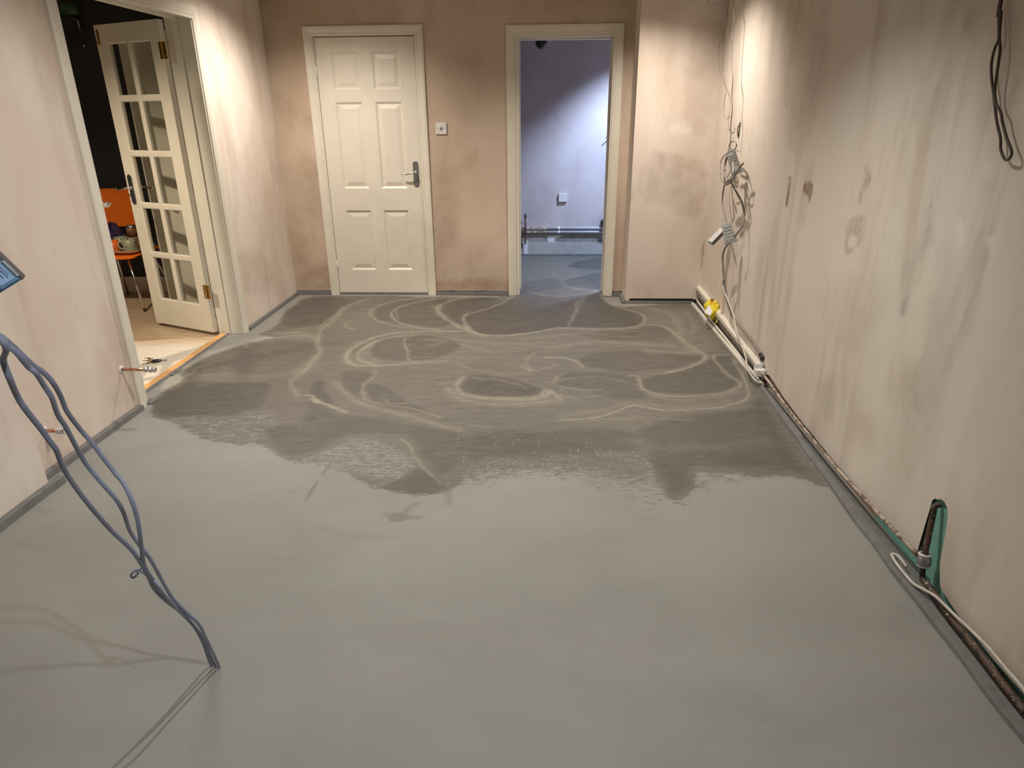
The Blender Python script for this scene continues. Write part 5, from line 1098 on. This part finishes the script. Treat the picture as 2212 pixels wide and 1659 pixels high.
MB().tube([(XR+.006, v0.y, v0.z+.006), tuple(v0), tuple(v0.lerp(v1, .12)), tuple(v0.lerp(v1, .5)), tuple(v1)], .0088, 14).build('vertical_pipe', M['pipe_rust'], loc=tuple(v1), label='short dark brown upright pipe in the green-painted slot of the right wall', cat='pipe')
t = thing('compression_fitting', 'round grey compression fitting joining the upright pipe to the wall pipe', 'pipe fitting', tuple(v1))
dr = (wx(1992, 1245, 1.222)-v1); Lf = dr.length; RM = dr.to_track_quat('Z', 'Y').to_matrix().to_4x4() @ Matrix.Diagonal((1.22, 1.22, 1.05, 1))
q = MB().lathe([(.010, -.004), (.0145, -.002), (.0145, .008), (.0170, .010), (.0170, .030), (.0140, .033), (.0140, .040), (.010, .042)], RM, 18).build('fitting_body', M['satin'], bevel=0); q.parent = t
q = MB().lathe([(.0148, -.003), (.0160, -.001), (.0148, .003)], RM, 18).build('white_ring', M['pvc']); q.parent = t
q = MB().lathe([(.0148, .033), (.0160, .035), (.0148, .038)], RM, 18).build('white_ring', M['pvc']); q.parent = t
q = MB().tube([tuple(dr*.5), tuple(dr*.98), tuple(dr*1.02+Vector((0, -.012, -.004)))], .0085, 12).build('black_tail', M['black']); q.parent = t
# white cable over the near pipe
pts = [(1958, 1226), (1950, 1212), (1939, 1200), (1927, 1200.6), (1924.5, 1211.5), (1934, 1229), (1951.6, 1248), (1973, 1263.5), (1995, 1273), (2019, 1287), (2036, 1302.6), (2053.6, 1320), (2069, 1335), (2097, 1361), (2136, 1400), (2175, 1447), (2212, 1490)]
xs_ = [1.212, 1.208, 1.204, 1.20, 1.193, 1.188, 1.188, 1.192, 1.198, 1.204, 1.210, 1.214, 1.218, 1.224, 1.228, 1.230, 1.230]
P = [hit(u, v, 0, x) for (u, v), x in zip(pts, xs_)]; P = [(p[0], p[1], max(p[2], .026)) for p in P]+[(1.232, 1.2, .045), (1.232, .6, .045)]
MB().tube(P, .0048, 10).build('cable', M['white_cable'], loc=P[0], label='off-white cable looping out over the floor strip below the grey fitting', cat='cable')
# yellow plastic sleeve around the pipe
yc = wx(1537, 668, 1.205); t = thing('yellow_bag', 'crumpled yellow plastic bag tied round the pipe with a white paper label', 'bag', tuple(yc))
pk = MB(); nu, nv = 40, 26; pts = []
axd = (wx(1550, 692, 1.205)-wx(1528, 645, 1.205)).normalized()
sdx = Vector((-1, 0, 0)); upz = axd.cross(sdx).normalized()
for i in range(nu):
    a = 2*math.pi*i/nu
    for j in range(nv):
        f = j/(nv-1); rr_ = .046*math.sin(math.pi*(.10+.82*f))**.5*(1+.13*math.sin(4*a+9*f)+.09*math.sin(9*a-13*f)); q3 = axd*(f-.5)*.175+sdx*rr_*math.cos(a)+upz*rr_*math.sin(a)*1.25; pts.append(tuple(q3))
fs = [(i*nv+j, ((i+1) % nu)*nv+j, ((i+1) % nu)*nv+j+1, i*nv+j+1) for i in range(nu) for j in range(nv-1)]+[tuple(i*nv for i in range(nu))[::-1], tuple(i*nv+nv-1 for i in range(nu))]
q = pk.add(pts, fs, True).build('bag_body', M['yellow']); q.parent = t
def card(nm, corners, mat, th=.0012):
    P = [Vector(atd(*c)) for c in corners]; n = (P[1]-P[0]).cross(P[2]-P[0]).normalized()*th
    o = MB().add([tuple(p-yc) for p in P]+[tuple(p+n-yc) for p in P], [(0, 1, 2, 3), (7, 6, 5, 4), (0, 4, 5, 1), (1, 5, 6, 2), (2, 6, 7, 3), (3, 7, 4, 0)]).build(nm, M[mat]); o.parent = t
dY = float(np.dot(np.array(yc)-CAMP, BF))
card('paper_label', [(1530, 659, dY-.055), (1541, 669, dY-.070), (1534.5, 682.5, dY-.10), (1522, 675, dY-.085)], 'paper')
card('printed_patch', [(1535, 645, dY-.050), (1543, 646, dY-.046), (1542, 651, dY-.056), (1534, 650, dY-.060)], 'brown_food'); card('red_stripe', [(1534, 652, dY-.062), (1542, 652, dY-.058), (1542, 654, dY-.060), (1534, 654, dY-.064)], 'mug_orange')
q = MB().tube([tuple(Vector(wx(1549, 690, 1.19))-yc), tuple(Vector(wx(1548, 696, 1.185))-yc), tuple(Vector(wx(1545, 697, 1.18))-yc)], .004, 8, .4).build('bag_tail', M['yellow']); q.parent = t
# small sealant blob at the near foot of the left frame
sb = Vector(hit(330, 870, 2, 0)); q = MB().lathe([(.026, 0), (.026, .006), (.022, .012), (.0, .014)], Matrix.Diagonal((1, 1.6, 1, 1)), 18).build('screed_collar', M['foam'], kind='structure'); q.location = (sb.x-.012, sb.y+.01, .0005)
